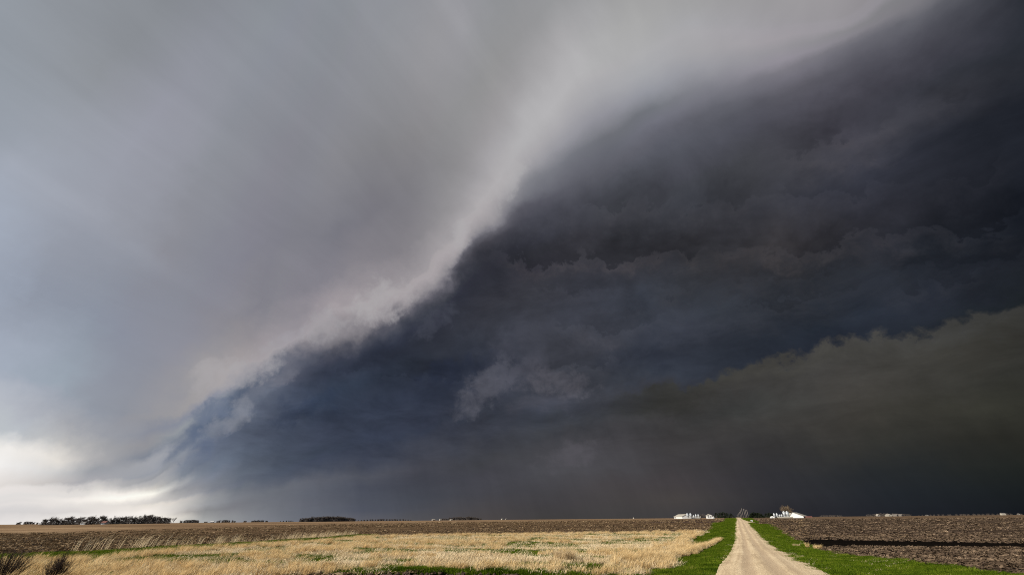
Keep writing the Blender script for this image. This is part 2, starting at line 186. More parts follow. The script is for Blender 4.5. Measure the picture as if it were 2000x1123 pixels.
def build_world():
    w = bpy.data.worlds.new('World')
    S.world = w
    w.use_nodes = True
    t = w.node_tree
    t.nodes.clear()
    N = Nodes(t)
    d = N.v('NORMALIZE', N.new('ShaderNodeTexCoord').outputs['Generated'])
    xyz0 = N.new('ShaderNodeSeparateXYZ'); N.put(xyz0.inputs[0], d)
    el0 = xyz0.outputs[2]
    # billows: bend the look-up direction with two sizes of turbulence, calm in the smooth upper shelf
    n1 = N.v('SUBTRACT', N.noise(d, 5.0, 3, 0.5, color=True), (0.5, 0.5, 0.5))
    n2 = N.v('SUBTRACT', N.noise(d, 17.0, 6, 0.58, color=True), (0.5, 0.5, 0.5))
    fine = N.rng(el0, 0.42, 0.78, 0.075, 0.018)
    low = N.rng(el0, 0.0, 0.20, 0.10, 1.0)
    bend = N.v('ADD', N.v('SCALE', n1, scale=N.m('MULTIPLY', low, 0.055)), N.v('SCALE', n2, scale=N.m('MULTIPLY', fine, N.rng(el0, 0.0, 0.20, 0.30, 1.0))))
    p = N.v('NORMALIZE', N.v('ADD', d, bend))
    s = N.new('ShaderNodeSeparateXYZ'); N.put(s.inputs[0], p)
    # azimuth about the storm's axis, elevation
    h = R(HEADING)
    ax, ay = (math.cos(h), -math.sin(h), 0), (math.sin(h), math.cos(h), 0)
    u, f = N.v('DOT_PRODUCT', p, ax), N.v('DOT_PRODUCT', p, ay)
    az = N.m('MULTIPLY', N.m('ARCTAN2', u, f), 180 / math.pi)
    el = N.m('MAXIMUM', N.m('MULTIPLY', N.m('ARCSINE', s.outputs[2]), 180 / math.pi), 0.0)
    azn = N.m('DIVIDE', N.m('ADD', az, 80.0), 160.0, clamp=True)
    def curve(pts, pad=0.0):
        n = N.new('ShaderNodeFloatCurve')
        c = n.mapping.curves[0]
        q = [((a + 80) / 160, e / 90) for a, e in pts]
        q = [(0.0, q[0][1])] + q + [(1.0, q[-1][1])]
        while len(c.points) < len(q): c.points.new(0.5, 0.5)
        for pt, (a, e) in zip(c.points, q):
            pt.location = (a, e); pt.handle_type = 'AUTO_CLAMPED'
        n.mapping.update()
        N.put(n.inputs['Value'], azn)
        return N.m('MULTIPLY', n.outputs[0], 90.0)
    n3 = N.noise(d, 26.0, 8, 0.66, 0.3)
    n6 = N.noise(d, 8.0, 4, 0.55)
    rag = N.m('MULTIPLY', N.m('SUBTRACT', N.m('ADD', n3, N.m('MULTIPLY', n6, 1.3)), 1.15), 7.0)
    A, B, C = curve(SKY_CREST), curve(SKY_EDGE), curve(SKY_BASE)
    C = N.m('MAXIMUM', N.m('SUBTRACT', C, N.m('MULTIPLY', rag, N.rng(az, 0, 20, 0.0, 0.45))), 0.5)
    seg = lambda lo, hi, k: N.rng(el, lo, hi, 0.0, k, smooth=False)
    tt = N.m('ADD', N.m('ADD', seg(0.0, C, 0.25), seg(C, B, 0.25)), N.m('ADD', seg(B, A, 0.2), seg(A, 80.0, 0.3)))
    col = None
    for i, row in enumerate(SKY_RGB):
        cs = [tuple(lin(v) for v in rgb) for rgb in row]
        r = N.ramp(tt, list(zip(SKY_T, cs)))
        col = r if col is None else N.mix(N.rng(az, SKY_AZ[i - 1], SKY_AZ[i], smooth=False), col, r)
    # stacked shelves on the dark underside: each darkens towards a ragged lower edge, paler scud hangs just below it
    for pts, k_dark, k_pale in SKY_BANDS:
        e = N.m('SUBTRACT', N.m('ADD', el, rag), curve(pts, 0.0))
        on = N.m('MULTIPLY', N.rng(az, pts[0][0], pts[0][0] + 9), N.rng(az, pts[-1][0] + 6, pts[-1][0] - 3))
        on = N.m('MULTIPLY', on, N.rng(n6, 0.40, 0.60, 0.12, 1.15))
        up = N.m('MULTIPLY', N.rng(e, -0.25, 0.35), N.rng(e, 6.5, 0.3))
        dn = N.m('MULTIPLY', N.rng(e, 0.25, -0.45), N.rng(e, -4.0, -0.2))
        col = N.v('SCALE', col, scale=N.m('SUBTRACT', 1.0, N.m('MULTIPLY', N.m('MULTIPLY', up, on), k_dark)))
        warm = N.mix(1.0, col, (1.55, 1.40, 1.26), 'MULTIPLY')
        col = N.mix(N.m('MULTIPLY', N.m('MULTIPLY', dn, on), N.m('MULTIPLY', k_pale, N.rng(n3, 0.34, 0.66, 0.2, 1.3))), col, warm)
    # torn scud: where a patch's density, broken up by turbulence, is high enough
    wq = N.v('ADD', p, N.v('SCALE', N.v('SUBTRACT', N.noise(d, 24.0, 6, 0.62, color=True), (0.5, 0.5, 0.5)), scale=0.06))
    tear = N.m('MULTIPLY', N.m('SUBTRACT', n3, 0.5), 2.6)
    for c, e1, e2, rgb, k in SKY_PUFFS:
        q = N.v('SUBTRACT', wq, c)
        a, b = N.v('DOT_PRODUCT', q, e1), N.v('DOT_PRODUCT', q, e2)
        r2 = N.m('ADD', N.m('MULTIPLY', a, a), N.m('MULTIPLY', b, b))
        dens = N.m('ADD', N.m('SUBTRACT', 0.9, N.m('MULTIPLY', r2, 0.75)), tear)
        mask = N.m('MULTIPLY', N.rng(dens, 0.0, 1.15, 0.0, k), N.rng(r2, 2.6, 1.2))
        col = N.mix(mask, col, tuple(lin(v) for v in rgb))
    # mottling of the cloud underside, drawn out with distance as a cloud deck overhead is
    flat = N.v('MULTIPLY', d, (1, 1, 2.2))
    flat = N.v('SCALE', flat, scale=N.m('DIVIDE', 1.0, N.m('ADD', N.m('MAXIMUM', el0, 0.0), 0.22)))
    n4 = N.noise(flat, 3.2, 10, 0.66, 0.4)
    n5 = N.noise(flat, 0.9, 3, 0.5, 0.6)
    kk = N.m('MULTIPLY', N.m('MULTIPLY', N.rng(tt, 0.56, 0.40, 0.20, 1.45), N.m('MULTIPLY', N.rng(az, -42, -30, 0.12, 1.0), N.rng(el0, 0.02, 0.26, 0.22, 1.0))), N.rng(tt, 0.0, 0.26, 0.35, 1.0))
    # faint streaks drawn out across the high deck
    ax_s = Vector(SKY_STREAK)
    along = N.v('DOT_PRODUCT', d, tuple(ax_s))
    flow = N.v('SUBTRACT', d, N.v('SCALE', tuple(ax_s), scale=N.m('MULTIPLY', along, 0.90)))
    ns = N.noise(flow, 11.0, 6, 0.55, 0.6)
    col = N.v('SCALE', col, scale=N.m('ADD', 1.0, N.m('MULTIPLY', N.m('SUBTRACT', ns, 0.5), N.rng(tt, 0.55, 0.78, 0.0, 0.24))))
    # rain hanging in faint slanting shafts under the base
    cv = N.new('ShaderNodeCombineXYZ')
    N.put(cv.inputs[0], N.m('ADD', az, N.m('MULTIPLY', el, 0.35))); N.put(cv.inputs[1], N.m('MULTIPLY', el, 0.10))
    shaft = N.m('ADD', N.m('MULTIPLY', N.noise(cv.outputs[0], 0.16, 3, 0.55), 0.6), N.m('MULTIPLY', N.noise(cv.outputs[0], 0.7, 3, 0.6), 0.4))
    rain = N.m('MULTIPLY', N.rng(tt, 0.25, 0.16), N.m('MULTIPLY', N.rng(az, -34, -20), 0.42))
    col = N.v('SCALE', col, scale=N.m('ADD', 1.0, N.m('MULTIPLY', N.m('SUBTRACT', shaft, 0.5), rain)))
    mul = N.m('ADD', 1.0, N.m('MULTIPLY', kk, N.m('SUBTRACT', N.m('ADD', n4, N.m('MULTIPLY', n5, 0.7)), 0.85)))
    col = N.v('SCALE', col, scale=mul)
    storm = N.new('ShaderNodeBackground'); N.put(storm.inputs[0], col)
    storm.inputs[1].default_value = 2.0 ** -EXPOSURE
    sky = N.new('ShaderNodeTexSky', sky_type='NISHITA', sun_disc=False)
    sky.sun_elevation = R(SUN_EL); sky.sun_rotation = R(SUN_AZ)
    clear = N.new('ShaderNodeBackground'); N.put(clear.inputs[0], sky.outputs[0])
    clear.inputs[1].default_value = 0.10
    front = N.v('DOT_PRODUCT', d, ay)
    cover = N.rng(N.m('ADD', front, N.m('MULTIPLY', N.m('SUBTRACT', N.m('ADD', n6, N.m('MULTIPLY', n5, 0.8)), 0.9), 0.6)), -0.80, -0.10)
    mx = N.new('ShaderNodeMixShader')
    N.put(mx.inputs[0], cover); N.put(mx.inputs[1], clear.outputs[0]); N.put(mx.inputs[2], storm.outputs[0])
    out = N.new('ShaderNodeOutputWorld'); N.put(out.inputs[0], mx.outputs[0])
    w.cycles.sampling_method = 'MANUAL'
    w.cycles.sample_map_resolution = 256

build_world()

# ------------------------------------------------------------------ helpers
def tag(o, label=None, cat=None, group=None, kind=None):
    for k, v in (('label', label), ('category', cat), ('group', group), ('kind', kind)):
        if v: o[k] = v
    return o

def thing(name, label, cat, loc=(0, 0, 0), rotz=0.0, group=None, scale=1.0):
    o = bpy.data.objects.new(name, None)
    o.empty_display_size = 0.3
    COL.objects.link(o)
    o.location = loc; o.rotation_euler = (0, 0, rotz)
    o.scale = scale if isinstance(scale, tuple) else (scale,) * 3
    return tag(o, label, cat, group)

class MB:
    """collects vertices and faces, then links them as one mesh object"""
    def __init__(self):
        self.v, self.f, self.s = [], [], []
    def add(self, vs, fs, smooth=False):
        b = len(self.v)
        self.v += [tuple(p) for p in vs]
        self.f += [tuple(i + b for i in q) for q in fs]
        self.s += [smooth] * len(fs)
    def box(self, c, size, rot=0.0):
        x, y, z = (q / 2 for q in size)
        vs = [(sx * x, sy * y, sz * z) for sz in (-1, 1) for sy in (-1, 1) for sx in (-1, 1)]
        cr, sr = math.cos(rot), math.sin(rot)
        vs = [(c[0] + a * cr - b * sr, c[1] + a * sr + b * cr, c[2] + d) for a, b, d in vs]
        self.add(vs, [(0, 2, 3, 1), (4, 5, 7, 6), (0, 1, 5, 4), (2, 6, 7, 3), (0, 4, 6, 2), (1, 3, 7, 5)])
    def tube(self, pts, radii, n=6, cap=True):
        pts = [Vector(p) for p in pts]
        vs, fs = [], []
        for i, p in enumerate(pts):
            d = (pts[min(i + 1, len(pts) - 1)] - pts[max(i - 1, 0)]).normalized()
            a = d.cross(Vector((0.31, 0.17, 0.93)) if abs(d.z) < 0.9 else Vector((1, 0.2, 0))).normalized()
            b = d.cross(a)
            for k in range(n):
                t = 2 * math.pi * k / n
                vs.append(p + (a * math.cos(t) + b * math.sin(t)) * radii[i])
        for i in range(len(pts) - 1):
            for k in range(n):
                k2 = (k + 1) % n
                fs.append((i * n + k, i * n + k2, (i + 1) * n + k2, (i + 1) * n + k))
        if cap:
            fs.append(tuple(range(n - 1, -1, -1))); fs.append(tuple((len(pts) - 1) * n + k for k in range(n)))
        self.add(vs, fs, True)
    def prism(self, outline, y0, y1):
        """outline in x,z (counter-clockwise), swept along y"""
        n = len(outline)
        vs = [(x, y0, z) for x, z in outline] + [(x, y1, z) for x, z in outline]
        fs = [tuple(range(n)), tuple(range(2 * n - 1, n - 1, -1))]
        fs += [(k, k + n, (k + 1) % n + n, (k + 1) % n) for k in range(n)]
        self.add(vs, fs)
    def mesh(self, name, mat):
        me = bpy.data.meshes.new(name)
        me.from_pydata(self.v, [], self.f)
        me.polygons.foreach_set('use_smooth', self.s)
        me.materials.append(mat)
        return me
    def build(self, name, mat, parent=None):
        return link(name, self.mesh(name, mat), parent)

def link(name, me, parent=None):
    o = bpy.data.objects.new(name, me)
    COL.objects.link(o)
    if parent: o.parent = parent
    return o

def copy_tree(o, parent=None):
    c = o.copy(); COL.objects.link(c)
    if parent: c.parent = parent
    for ch in list(o.children): copy_tree(ch, c)
    return c

def fast_mesh(name, V, F, mat, smooth=True):
    me = bpy.data.meshes.new(name)
    k = F.shape[1]
    me.vertices.add(len(V)); me.vertices.foreach_set('co', np.asarray(V, np.float32).ravel())
    me.loops.add(F.size); me.loops.foreach_set('vertex_index', F.astype(np.int32).ravel())
    me.polygons.add(len(F)); me.polygons.foreach_set('loop_start', np.arange(0, F.size, k, dtype=np.int32))
    me.update(calc_edges=True)
    me.polygons.foreach_set('use_smooth', np.full(len(F), smooth))
    me.materials.append(mat)
    return me

# value noise on the ground plane, 0..1
_lat = np.random.default_rng(5).random((256, 256))
def vnoise(x, y):
    x, y = np.asarray(x, float), np.asarray(y, float)
    i, j = np.floor(x).astype(int), np.floor(y).astype(int)
    f, g = x - i, y - j
    f, g = f * f * (3 - 2 * f), g * g * (3 - 2 * g)
    q = lambda a, b: _lat[a & 255, b & 255]
    return (q(i, j) * (1 - f) + q(i + 1, j) * f) * (1 - g) + (q(i, j + 1) * (1 - f) + q(i + 1, j + 1) * f) * g
def fbm(x, y, n=4):
    return sum(vnoise(x * 2 ** k + 17 * k, y * 2 ** k + 5 * k) * 0.5 ** (k + 1) for k in range(n)) / (1 - 0.5 ** n)

def sstep(a, b, v):
    t = np.clip((v - a) / (b - a), 0, 1)
    return t * t * (3 - 2 * t)

# ------------------------------------------------------------------ the lie of the land
_py = np.arange(-200, 700, 2.0)
_pz = np.interp(_py, [-200, -50, 0, 30, 50, 85, 121, 176, 241, 400, 770], [.2, .2, 0, -.05, -.6, -1.1, -1.0, .1, 1.15, 1.75, 2.35])
_pz = np.convolve(np.pad(_pz, 6, mode='edge'), np.hanning(13) / np.hanning(13).sum(), 'valid')
def road_mid(y):
    return np.interp(y, [-100, 0, 110, 212, 770, 3000], [0.85, 0.85, 0.72, 0.25, -2.7, -14.0])
def terrain(x, y):
    x, y = np.asarray(x, float), np.asarray(y, float)
    z = np.where(y < 690, np.interp(y, _py, _pz), np.interp(y, [690, 1200, 2500, 5000, 12000], [_pz[-6], 2.4, 2.0, 0.5, -6]))
    rel = np.abs(x - road_mid(y))
    near = 1 - sstep(260, 420, y)
    z = z - near * 0.42 * sstep(3.0, 6.2, rel) * (1 - 0.7 * sstep(7.5, 12, rel))
    off = sstep(9, 20, rel) * (1 - sstep(400, 900, np.hypot(x, y)))
    z = z + off * (0.35 * (fbm(x / 38, y / 38, 3) - 0.5) + 0.10 * (fbm(x / 6 + 9, y / 6, 3) - 0.5))
    return z

def inside(poly, x, y):
    x, y = np.asarray(x, float), np.asarray(y, float)
    r = np.zeros(x.shape, bool)
    n = len(poly)
    for i in range(n):
        (x0, y0), (x1, y1) = poly[i], poly[(i + 1) % n]
        if y0 == y1: continue
        c = ((y0 > y) != (y1 > y)) & (x < (x1 - x0) * (y - y0) / (y1 - y0) + x0)
        r ^= c
    return r

MEADOW = [(-24, 19.5), (-18.5, 24.6), (-10.7, 26), (-6.2, 28.5), (-5.7, 36), (-5.6, 44), (-7.4, 52), (-6.2, 64), (-5.4, 85), (-4.7, 99),
          (-5.5, 93), (-7.6, 79), (-9.0, 84), (-9.6, 101), (-9.6, 125), (-9.2, 138), (-19.3, 135.5), (-40, 127), (-57.9, 117.6), (-92, 93), (-88, 89),
          (-64.8, 44), (-56.7, 31), (-51.7, 22), (-54, 16), (-62, 4), (-50, -5), (-30, 8)]
STRIP = [(-65.5, 19.7), (-62.9, 26.7), (-69.6, 37.9), (-81.8, 55.6), (-106, 108), (-94.4, 103), (-88, 89.7), (-64.8, 44.2), (-56.7, 31),
         (-51.7, 22), (-54, 16), (-63, 3), (-72, 8)]
VERGE_L = [(-1.75, -12), (-1.75, 112), (-2.2, 160), (-2.5, 212), (-3.3, 300), (-4.2, 430), (-9.5, 430), (-7.5, 235), (-10.5, 218), (-9.7, 191),
           (-8.6, 149), (-10, 138), (-10, 80), (-8, 60), (-8, 30), (-10.6, 25.2), (-9.6, 18), (-9, -12)]
VERGE_R = [(3.5, -12), (3.4, 110), (3.1, 160), (2.8, 209), (9.3, 203), (9.0, 101), (8.7, 80), (9.4, 65.4), (11.8, 54), (13.1, 36.4), (13.6, 20), (13, -12)]
VERGE_FAR = [(2.6, 229), (2.2, 300), (1.5, 430), (7.5, 430), (6.5, 229)]
SOIL_CUT = [(-26.5, 17.5), (-23.2, 21.3), (-19.2, 24.0), (-14.4, 25.3), (-11, 25.2), (-10, 22), (-9, 2), (-22, 2)]

# ------------------------------------------------------------------ materials of the land
def material(name):
    m = bpy.data.materials.new(name)
    m.use_nodes = True
    t = m.node_tree
    t.nodes.clear()
    N = Nodes(t)
    out = N.new('ShaderNodeOutputMaterial')
    return m, N, out

def principled(N, out, col, rough=0.9, normal=None, spec=0.25, metal=0.0):
    b = N.new('ShaderNodeBsdfPrincipled')
    N.put(b.inputs['Base Color'], col if isinstance(col, bpy.types.NodeSocket) else (*col, 1.0))
    N.put(b.inputs['Roughness'], rough)
    b.inputs['Specular IOR Level'].default_value = spec
    b.inputs['Metallic'].default_value = metal
    if normal is not None: N.put(b.inputs['Normal'], normal)
    N.put(out.inputs[0], b.outputs[0])
    return b

def bump(N, h, strength=0.6, dist=0.1):
    n = N.new('ShaderNodeBump')
    n.inputs['Strength'].default_value = strength
    n.inputs['Distance'].default_value = dist
    N.put(n.inputs['Height'], h)
    return n.outputs[0]

def soil_material():
    m, N, out = material('tilled_soil')
    pos = N.new('ShaderNodeNewGeometry').outputs['Position']
    s = N.new('ShaderNodeSeparateXYZ'); N.put(s.inputs[0], pos)
    x, y = s.outputs[0], s.outputs[1]
    fine = N.noise(pos, 1.9, 7, 0.72)
    mid = N.noise(pos, 0.35, 4, 0.6)
    band = N.noise(N.v('MULTIPLY', pos, (0.011, 0.085, 0)), 1.0, 5, 0.6, 0.5)
    band2 = N.noise(N.v('MULTIPLY', pos, (0.02, 0.30, 0)), 1.0, 4, 0.65, 0.3)
    straw = N.m('ADD', N.m('MULTIPLY', fine, 0.42), N.m('ADD', N.m('MULTIPLY', mid, 0.12), N.m('MULTIPLY', N.m('ADD', band, band2), 0.23)))
    right = N.rng(x, 2.0, 5.0)
    left_c = N.ramp(straw, [(0.40, (.022, .014, .008)), (0.48, (.070, .045, .027)), (0.55, (.125, .082, .048)), (0.65, (.25, .17, .10))])
    right_c = N.ramp(straw, [(0.40, (.012, .008, .006)), (0.48, (.042, .029, .021)), (0.55, (.076, .054, .039)), (0.65, (.16, .115, .08))])
    col = N.mix(right, left_c, right_c)
    # stubble left standing on the rise farther off, paler
    dist = N.v('LENGTH', pos)
    far = N.m('MULTIPLY', N.rng(dist, 190, 420), N.m('SUBTRACT', 1.0, N.m('MULTIPLY', right, 0.55)))
    stub = N.ramp(N.noise(N.v('MULTIPLY', pos, (0.0035, 0.022, 0)), 1.0, 5, 0.6), [(0.35, (.105, .067, .040)), (0.52, (.215, .142, .085)), (0.65, (.33, .23, .14))])
    col = N.mix(N.m('MULTIPLY', far, 0.8), col, stub)
    # freshly turned block beyond the headland, next to the road
    turned = N.m('MULTIPLY', N.m('MULTIPLY', N.rng(y, 219, 221), N.rng(x, -62, -34)), N.m('SUBTRACT', 1.0, right))
    turned = N.m('MULTIPLY', turned, N.rng(y, 420, 300))
    col = N.mix(N.m('MULTIPLY', turned, 0.85), col, (.052, .034, .030))
    # pale litter along the headland and the drill lines
    line = lambda a, b, c, e: N.m('MULTIPLY', N.rng(y, a, b), N.rng(y, e, c))
    wob = N.m('MULTIPLY', N.m('SUBTRACT', N.noise(pos, 0.08, 3), 0.5), 8.0)
    head = N.m('MULTIPLY', line(120, 122, 127, 131), N.m('MULTIPLY', N.rng(x, 8.5, 10), N.rng(x, 34, 16)))
    col = N.mix(N.m('MULTIPLY', head, 0.7), col, (.24, .17, .105))
    # two sets of sprayer wheel tracks swinging across the right field
    def track(pts, off):
        n = N.new('ShaderNodeFloatCurve'); c = n.mapping.curves[0]
        qs = [((yy - 120) / 100, xx / 60) for xx, yy in sorted(pts, key=lambda v: v[1])]
        while len(c.points) < len(qs): c.points.new(0.5, 0.5)
        for pt, (a, e) in zip(c.points, qs): pt.location = (a, e); pt.handle_type = 'AUTO_CLAMPED'
        n.mapping.update()
        N.put(n.inputs['Value'], N.m('DIVIDE', N.m('SUBTRACT', y, 120.0), 100.0))
        dd = N.m('ABSOLUTE', N.m('SUBTRACT', N.m('SUBTRACT', x, off), N.m('MULTIPLY', n.outputs[0], 60.0)))
        return N.m('MULTIPLY', N.rng(dd, 0.9, 0.35), N.m('MULTIPLY', N.rng(y, 128, 132), N.rng(y, 207, 195)))
    T1, T2 = [(25.9, 206), (27, 172), (24.5, 145), (30.5, 128)], [(30.5, 210), (29.5, 166), (31, 145), (40, 128)]
    trk = N.m('MAXIMUM', N.m('MAXIMUM', track(T1, 0), track(T2, 0)), track(T2, 9))
    col = N.mix(N.m('MULTIPLY', trk, 0.75), col, (.014, .010, .008))
    # waterlogged black strip across the low ground
    yw = N.m('ADD', y, N.m('MULTIPLY', wob, 0.3))
    lo = N.m('ADD', 79.5, N.m('MULTIPLY', x, 0.26))
    hi = N.m('SUBTRACT', 117.0, N.m('MULTIPLY', N.m('ABSOLUTE', N.m('SUBTRACT', x, 14.0)), 0.30))
    wet = N.m('MULTIPLY', N.m('MULTIPLY', N.rng(N.m('SUBTRACT', yw, lo), 0.0, 1.2), N.rng(N.m('SUBTRACT', hi, yw), 0.0, 3.5)), N.rng(x, 6, 7))
    col = N.mix(N.m('MULTIPLY', wet, 0.97), col, (.0045, .0036, .0032))
    # black spoil beside the road grass
    cut = N.m('MULTIPLY', N.m('MULTIPLY', N.rng(x, -26.5, -24), N.rng(x, -8, -9)), N.rng(y, 27.5, 26))
    col = N.mix(N.m('MULTIPLY', cut, 0.8), col, N.ramp(fine, [(0.4, (.010, .007, .005)), (0.62, (.06, .042, .03))]))
    hgt = N.m('ADD', N.m('MULTIPLY', fine, 0.6), mid)
    principled(N, out, col, 0.95, bump(N, hgt, 0.9, 0.35), 0.0)
    return m

def gravel_material():
    m, N, out = material('limestone_gravel')
    pos = N.new('ShaderNodeNewGeometry').outputs['Position']
    uv = N.new('ShaderNodeUVMap'); uv.uv_map = 'across'
    s = N.new('ShaderNodeSeparateXYZ'); N.put(s.inputs[0], uv.outputs[0])
    u = s.outputs[0]
    stone = N.noise(pos, 9.0, 6, 0.75)
    pebble = N.new('ShaderNodeTexVoronoi'); N.put(pebble.inputs['Vector'], pos); pebble.inputs['Scale'].default_value = 11.0
    streak = N.noise(N.v('MULTIPLY', uv.outputs[0], (16.0, 0.035, 0)), 1.0, 5, 0.6, 0.3)
    blot = N.noise(N.v('MULTIPLY', pos, (0.5, 0.12, 0)), 1.0, 4, 0.6)
    col = N.ramp(N.m('ADD', N.m('MULTIPLY', streak, 0.55), N.m('MULTIPLY', blot, 0.45)),
                 [(0.34, (.36, .27, .17)), (0.47, (.48, .37, .235)), (0.6, (.57, .455, .30)), (0.7, (.61, .49, .335))])
    # wheel tracks: packed fines, a warmer smoother tan; loose pale stone on the shoulders and between
    def track(c, wd):
        return N.rng(N.m('ABSOLUTE', N.m('SUBTRACT', u, N.m('ADD', c, N.m('MULTIPLY', N.m('SUBTRACT', blot, 0.5), 0.05)))), wd, wd * 0.3)
    tr = N.m('MAXIMUM', N.m('MAXIMUM', track(0.30, 0.10), track(0.56, 0.10)), N.m('MULTIPLY', track(0.74, 0.07), 0.6))
    col = N.mix(N.m('MULTIPLY', tr, 0.62), col, (.36, .265, .175))
    damp = N.noise(N.v('MULTIPLY', pos, (1.1, 0.16, 0)), 1.0, 6, 0.65, 0.5)
    col = N.mix(N.rng(damp, 0.56, 0.70, 0.0, 0.55), col, (.27, .195, .125))
    grain = N.ramp(N.m('ADD', N.m('MULTIPLY', stone, 0.7), N.m('MULTIPLY', pebble.outputs['Distance'], 0.5)), [(0.36, (.60, .58, .55)), (0.62, (1.1, 1.1, 1.1)), (0.85, (1.4, 1.4, 1.4))])
    loose = N.m('SUBTRACT', 1.0, N.m('MULTIPLY', tr, 0.65))
    col = N.mix(loose, col, N.mix(1.0, col, grain, 'MULTIPLY'))
    h = N.m('ADD', stone, N.m('MULTIPLY', pebble.outputs['Distance'], 0.6))
    principled(N, out, col, 0.95, bump(N, h, 0.55, 0.05), 0.2)
    return m

def turf_material(name, stops, sc=0.8):
    m, N, out = material(name)
    pos = N.new('ShaderNodeNewGeometry').outputs['Position']
    n = N.m('ADD', N.m('MULTIPLY', N.noise(pos, sc, 5, 0.65), 0.6), N.m('MULTIPLY', N.noise(pos, sc * 9, 4, 0.7), 0.4))
    principled(N, out, N.ramp(n, stops), 0.95, bump(N, n, 0.8, 0.25), 0.1)
    return m

def blade_material(name, stops, trans=0.3, scale=0.25):
    """grass blades: colour differs clump by clump and in drifts across the ground"""
    m, N, out = material(name)
    info = N.new('ShaderNodeObjectInfo')
    pos = N.new('ShaderNodeNewGeometry').outputs['Position']
    drift = N.noise(N.v('MULTIPLY', pos, (1, 1.6, 0)), scale, 5, 0.68)
    f = N.m('ADD', N.m('MULTIPLY', info.outputs['Random'], 0.32), N.m('MULTIPLY', N.rng(drift, 0.33, 0.67, smooth=False), 0.68))
    col = N.ramp(f, stops)
    d = N.new('ShaderNodeBsdfDiffuse'); N.put(d.inputs[0], col)
    tl = N.new('ShaderNodeBsdfTranslucent'); N.put(tl.inputs[0], col)
    mx = N.new('ShaderNodeMixShader'); mx.inputs[0].default_value = trans
    N.put(mx.inputs[1], d.outputs[0]); N.put(mx.inputs[2], tl.outputs[0])
    N.put(out.inputs[0], mx.outputs[0])
    return m

def plain(name, col, rough=0.8, var=0.12, sc=1.5, spec=0.3, metal=0.0):
    m, N, out = material(name)
    pos = N.new('ShaderNodeTexCoord').outputs['Object']
    n = N.noise(pos, sc, 5, 0.65)
    c = N.ramp(n, [(0.3, tuple(v * (1 - var) for v in col)), (0.7, tuple(min(1, v * (1 + var)) for v in col))])
    principled(N, out, c, rough, None, spec, metal)
    return m

M = {}
M['soil'] = soil_material()
M['gravel'] = gravel_material()
M['mat'] = turf_material('matted_straw', [(0.35, (.055, .046, .014)), (0.5, (.13, .095, .04)), (0.62, (.24, .175, .085))])
M['turf'] = turf_material('green_turf', [(0.35, (.016, .036, .004)), (0.5, (.03, .066, .006)), (0.65, (.055, .10, .010))])
M['straw'] = blade_material('pale_straw', [(0.1, (.42, .31, .17)), (0.4, (.60, .47, .285)), (0.65, (.68, .555, .365)), (0.9, (.74, .63, .45))], 0.3, 0.22)
M['gold'] = blade_material('golden_straw', [(0.1, (.38, .25, .115)), (0.4, (.58, .42, .21)), (0.7, (.68, .52, .29)), (0.95, (.72, .59, .37))], 0.35, 0.3)
M['grass'] = blade_material('fresh_grass', [(0.05, (.020, .040, .003)), (0.35, (.052, .088, .006)), (0.6, (.094, .138, .010)), (0.8, (.150, .178, .018)), (0.97, (.25, .225, .07))], 0.35, 0.35)
M['litter'] = blade_material('corn_litter', [(0.1, (.085, .056, .032)), (0.5, (.17, .115, .066)), (0.9, (.36, .265, .16))], 0.1, 0.1)
M['dark_litter'] = blade_material('rotting_litter', [(0.1, (.055, .038, .026)), (0.5, (.105, .074, .050)), (0.9, (.25, .18, .12))], 0.1, 0.1)
M['clod'] = plain('soil_clod', (.06, .041, .029), 0.95, 0.5, 6, 0.1)

# ------------------------------------------------------------------ ground, road, turf sheets
def graded(fine, step, grow, end):
    a = list(np.arange(0, fine, step)); d = step
    while a[-1] < end:
        d *= grow; a.append(a[-1] + d)
    return np.array(a)

def grid_faces(nx, ny):
    i = np.arange(nx - 1)[None, :] + np.arange(ny - 1)[:, None] * nx
    i = i.ravel()
    return np.stack([i, i + 1, i + nx + 1, i + nx], 1)

def build_ground():
    gx = graded(36, 0.9, 1.06, 7000); xs = np.concatenate([-gx[:0:-1], gx])
    gy = graded(250, 1.0, 1.045, 11000); ys = np.concatenate([-graded(4, 2.0, 1.25, 300)[:0:-1], gy])
    X, Y = np.meshgrid(xs, ys)
    Z = terrain(X, Y)
    cut = inside(SOIL_CUT, X, Y)
    Z = Z - 0.30 * cut + 0.10 * cut * (fbm(X * 0.9, Y * 0.9) - 0.5)
    o = link('ground', fast_mesh('ground', np.stack([X, Y, Z], -1).reshape(-1, 3), grid_faces(len(xs), len(ys)), M['soil']))
    tag(o, kind='structure')

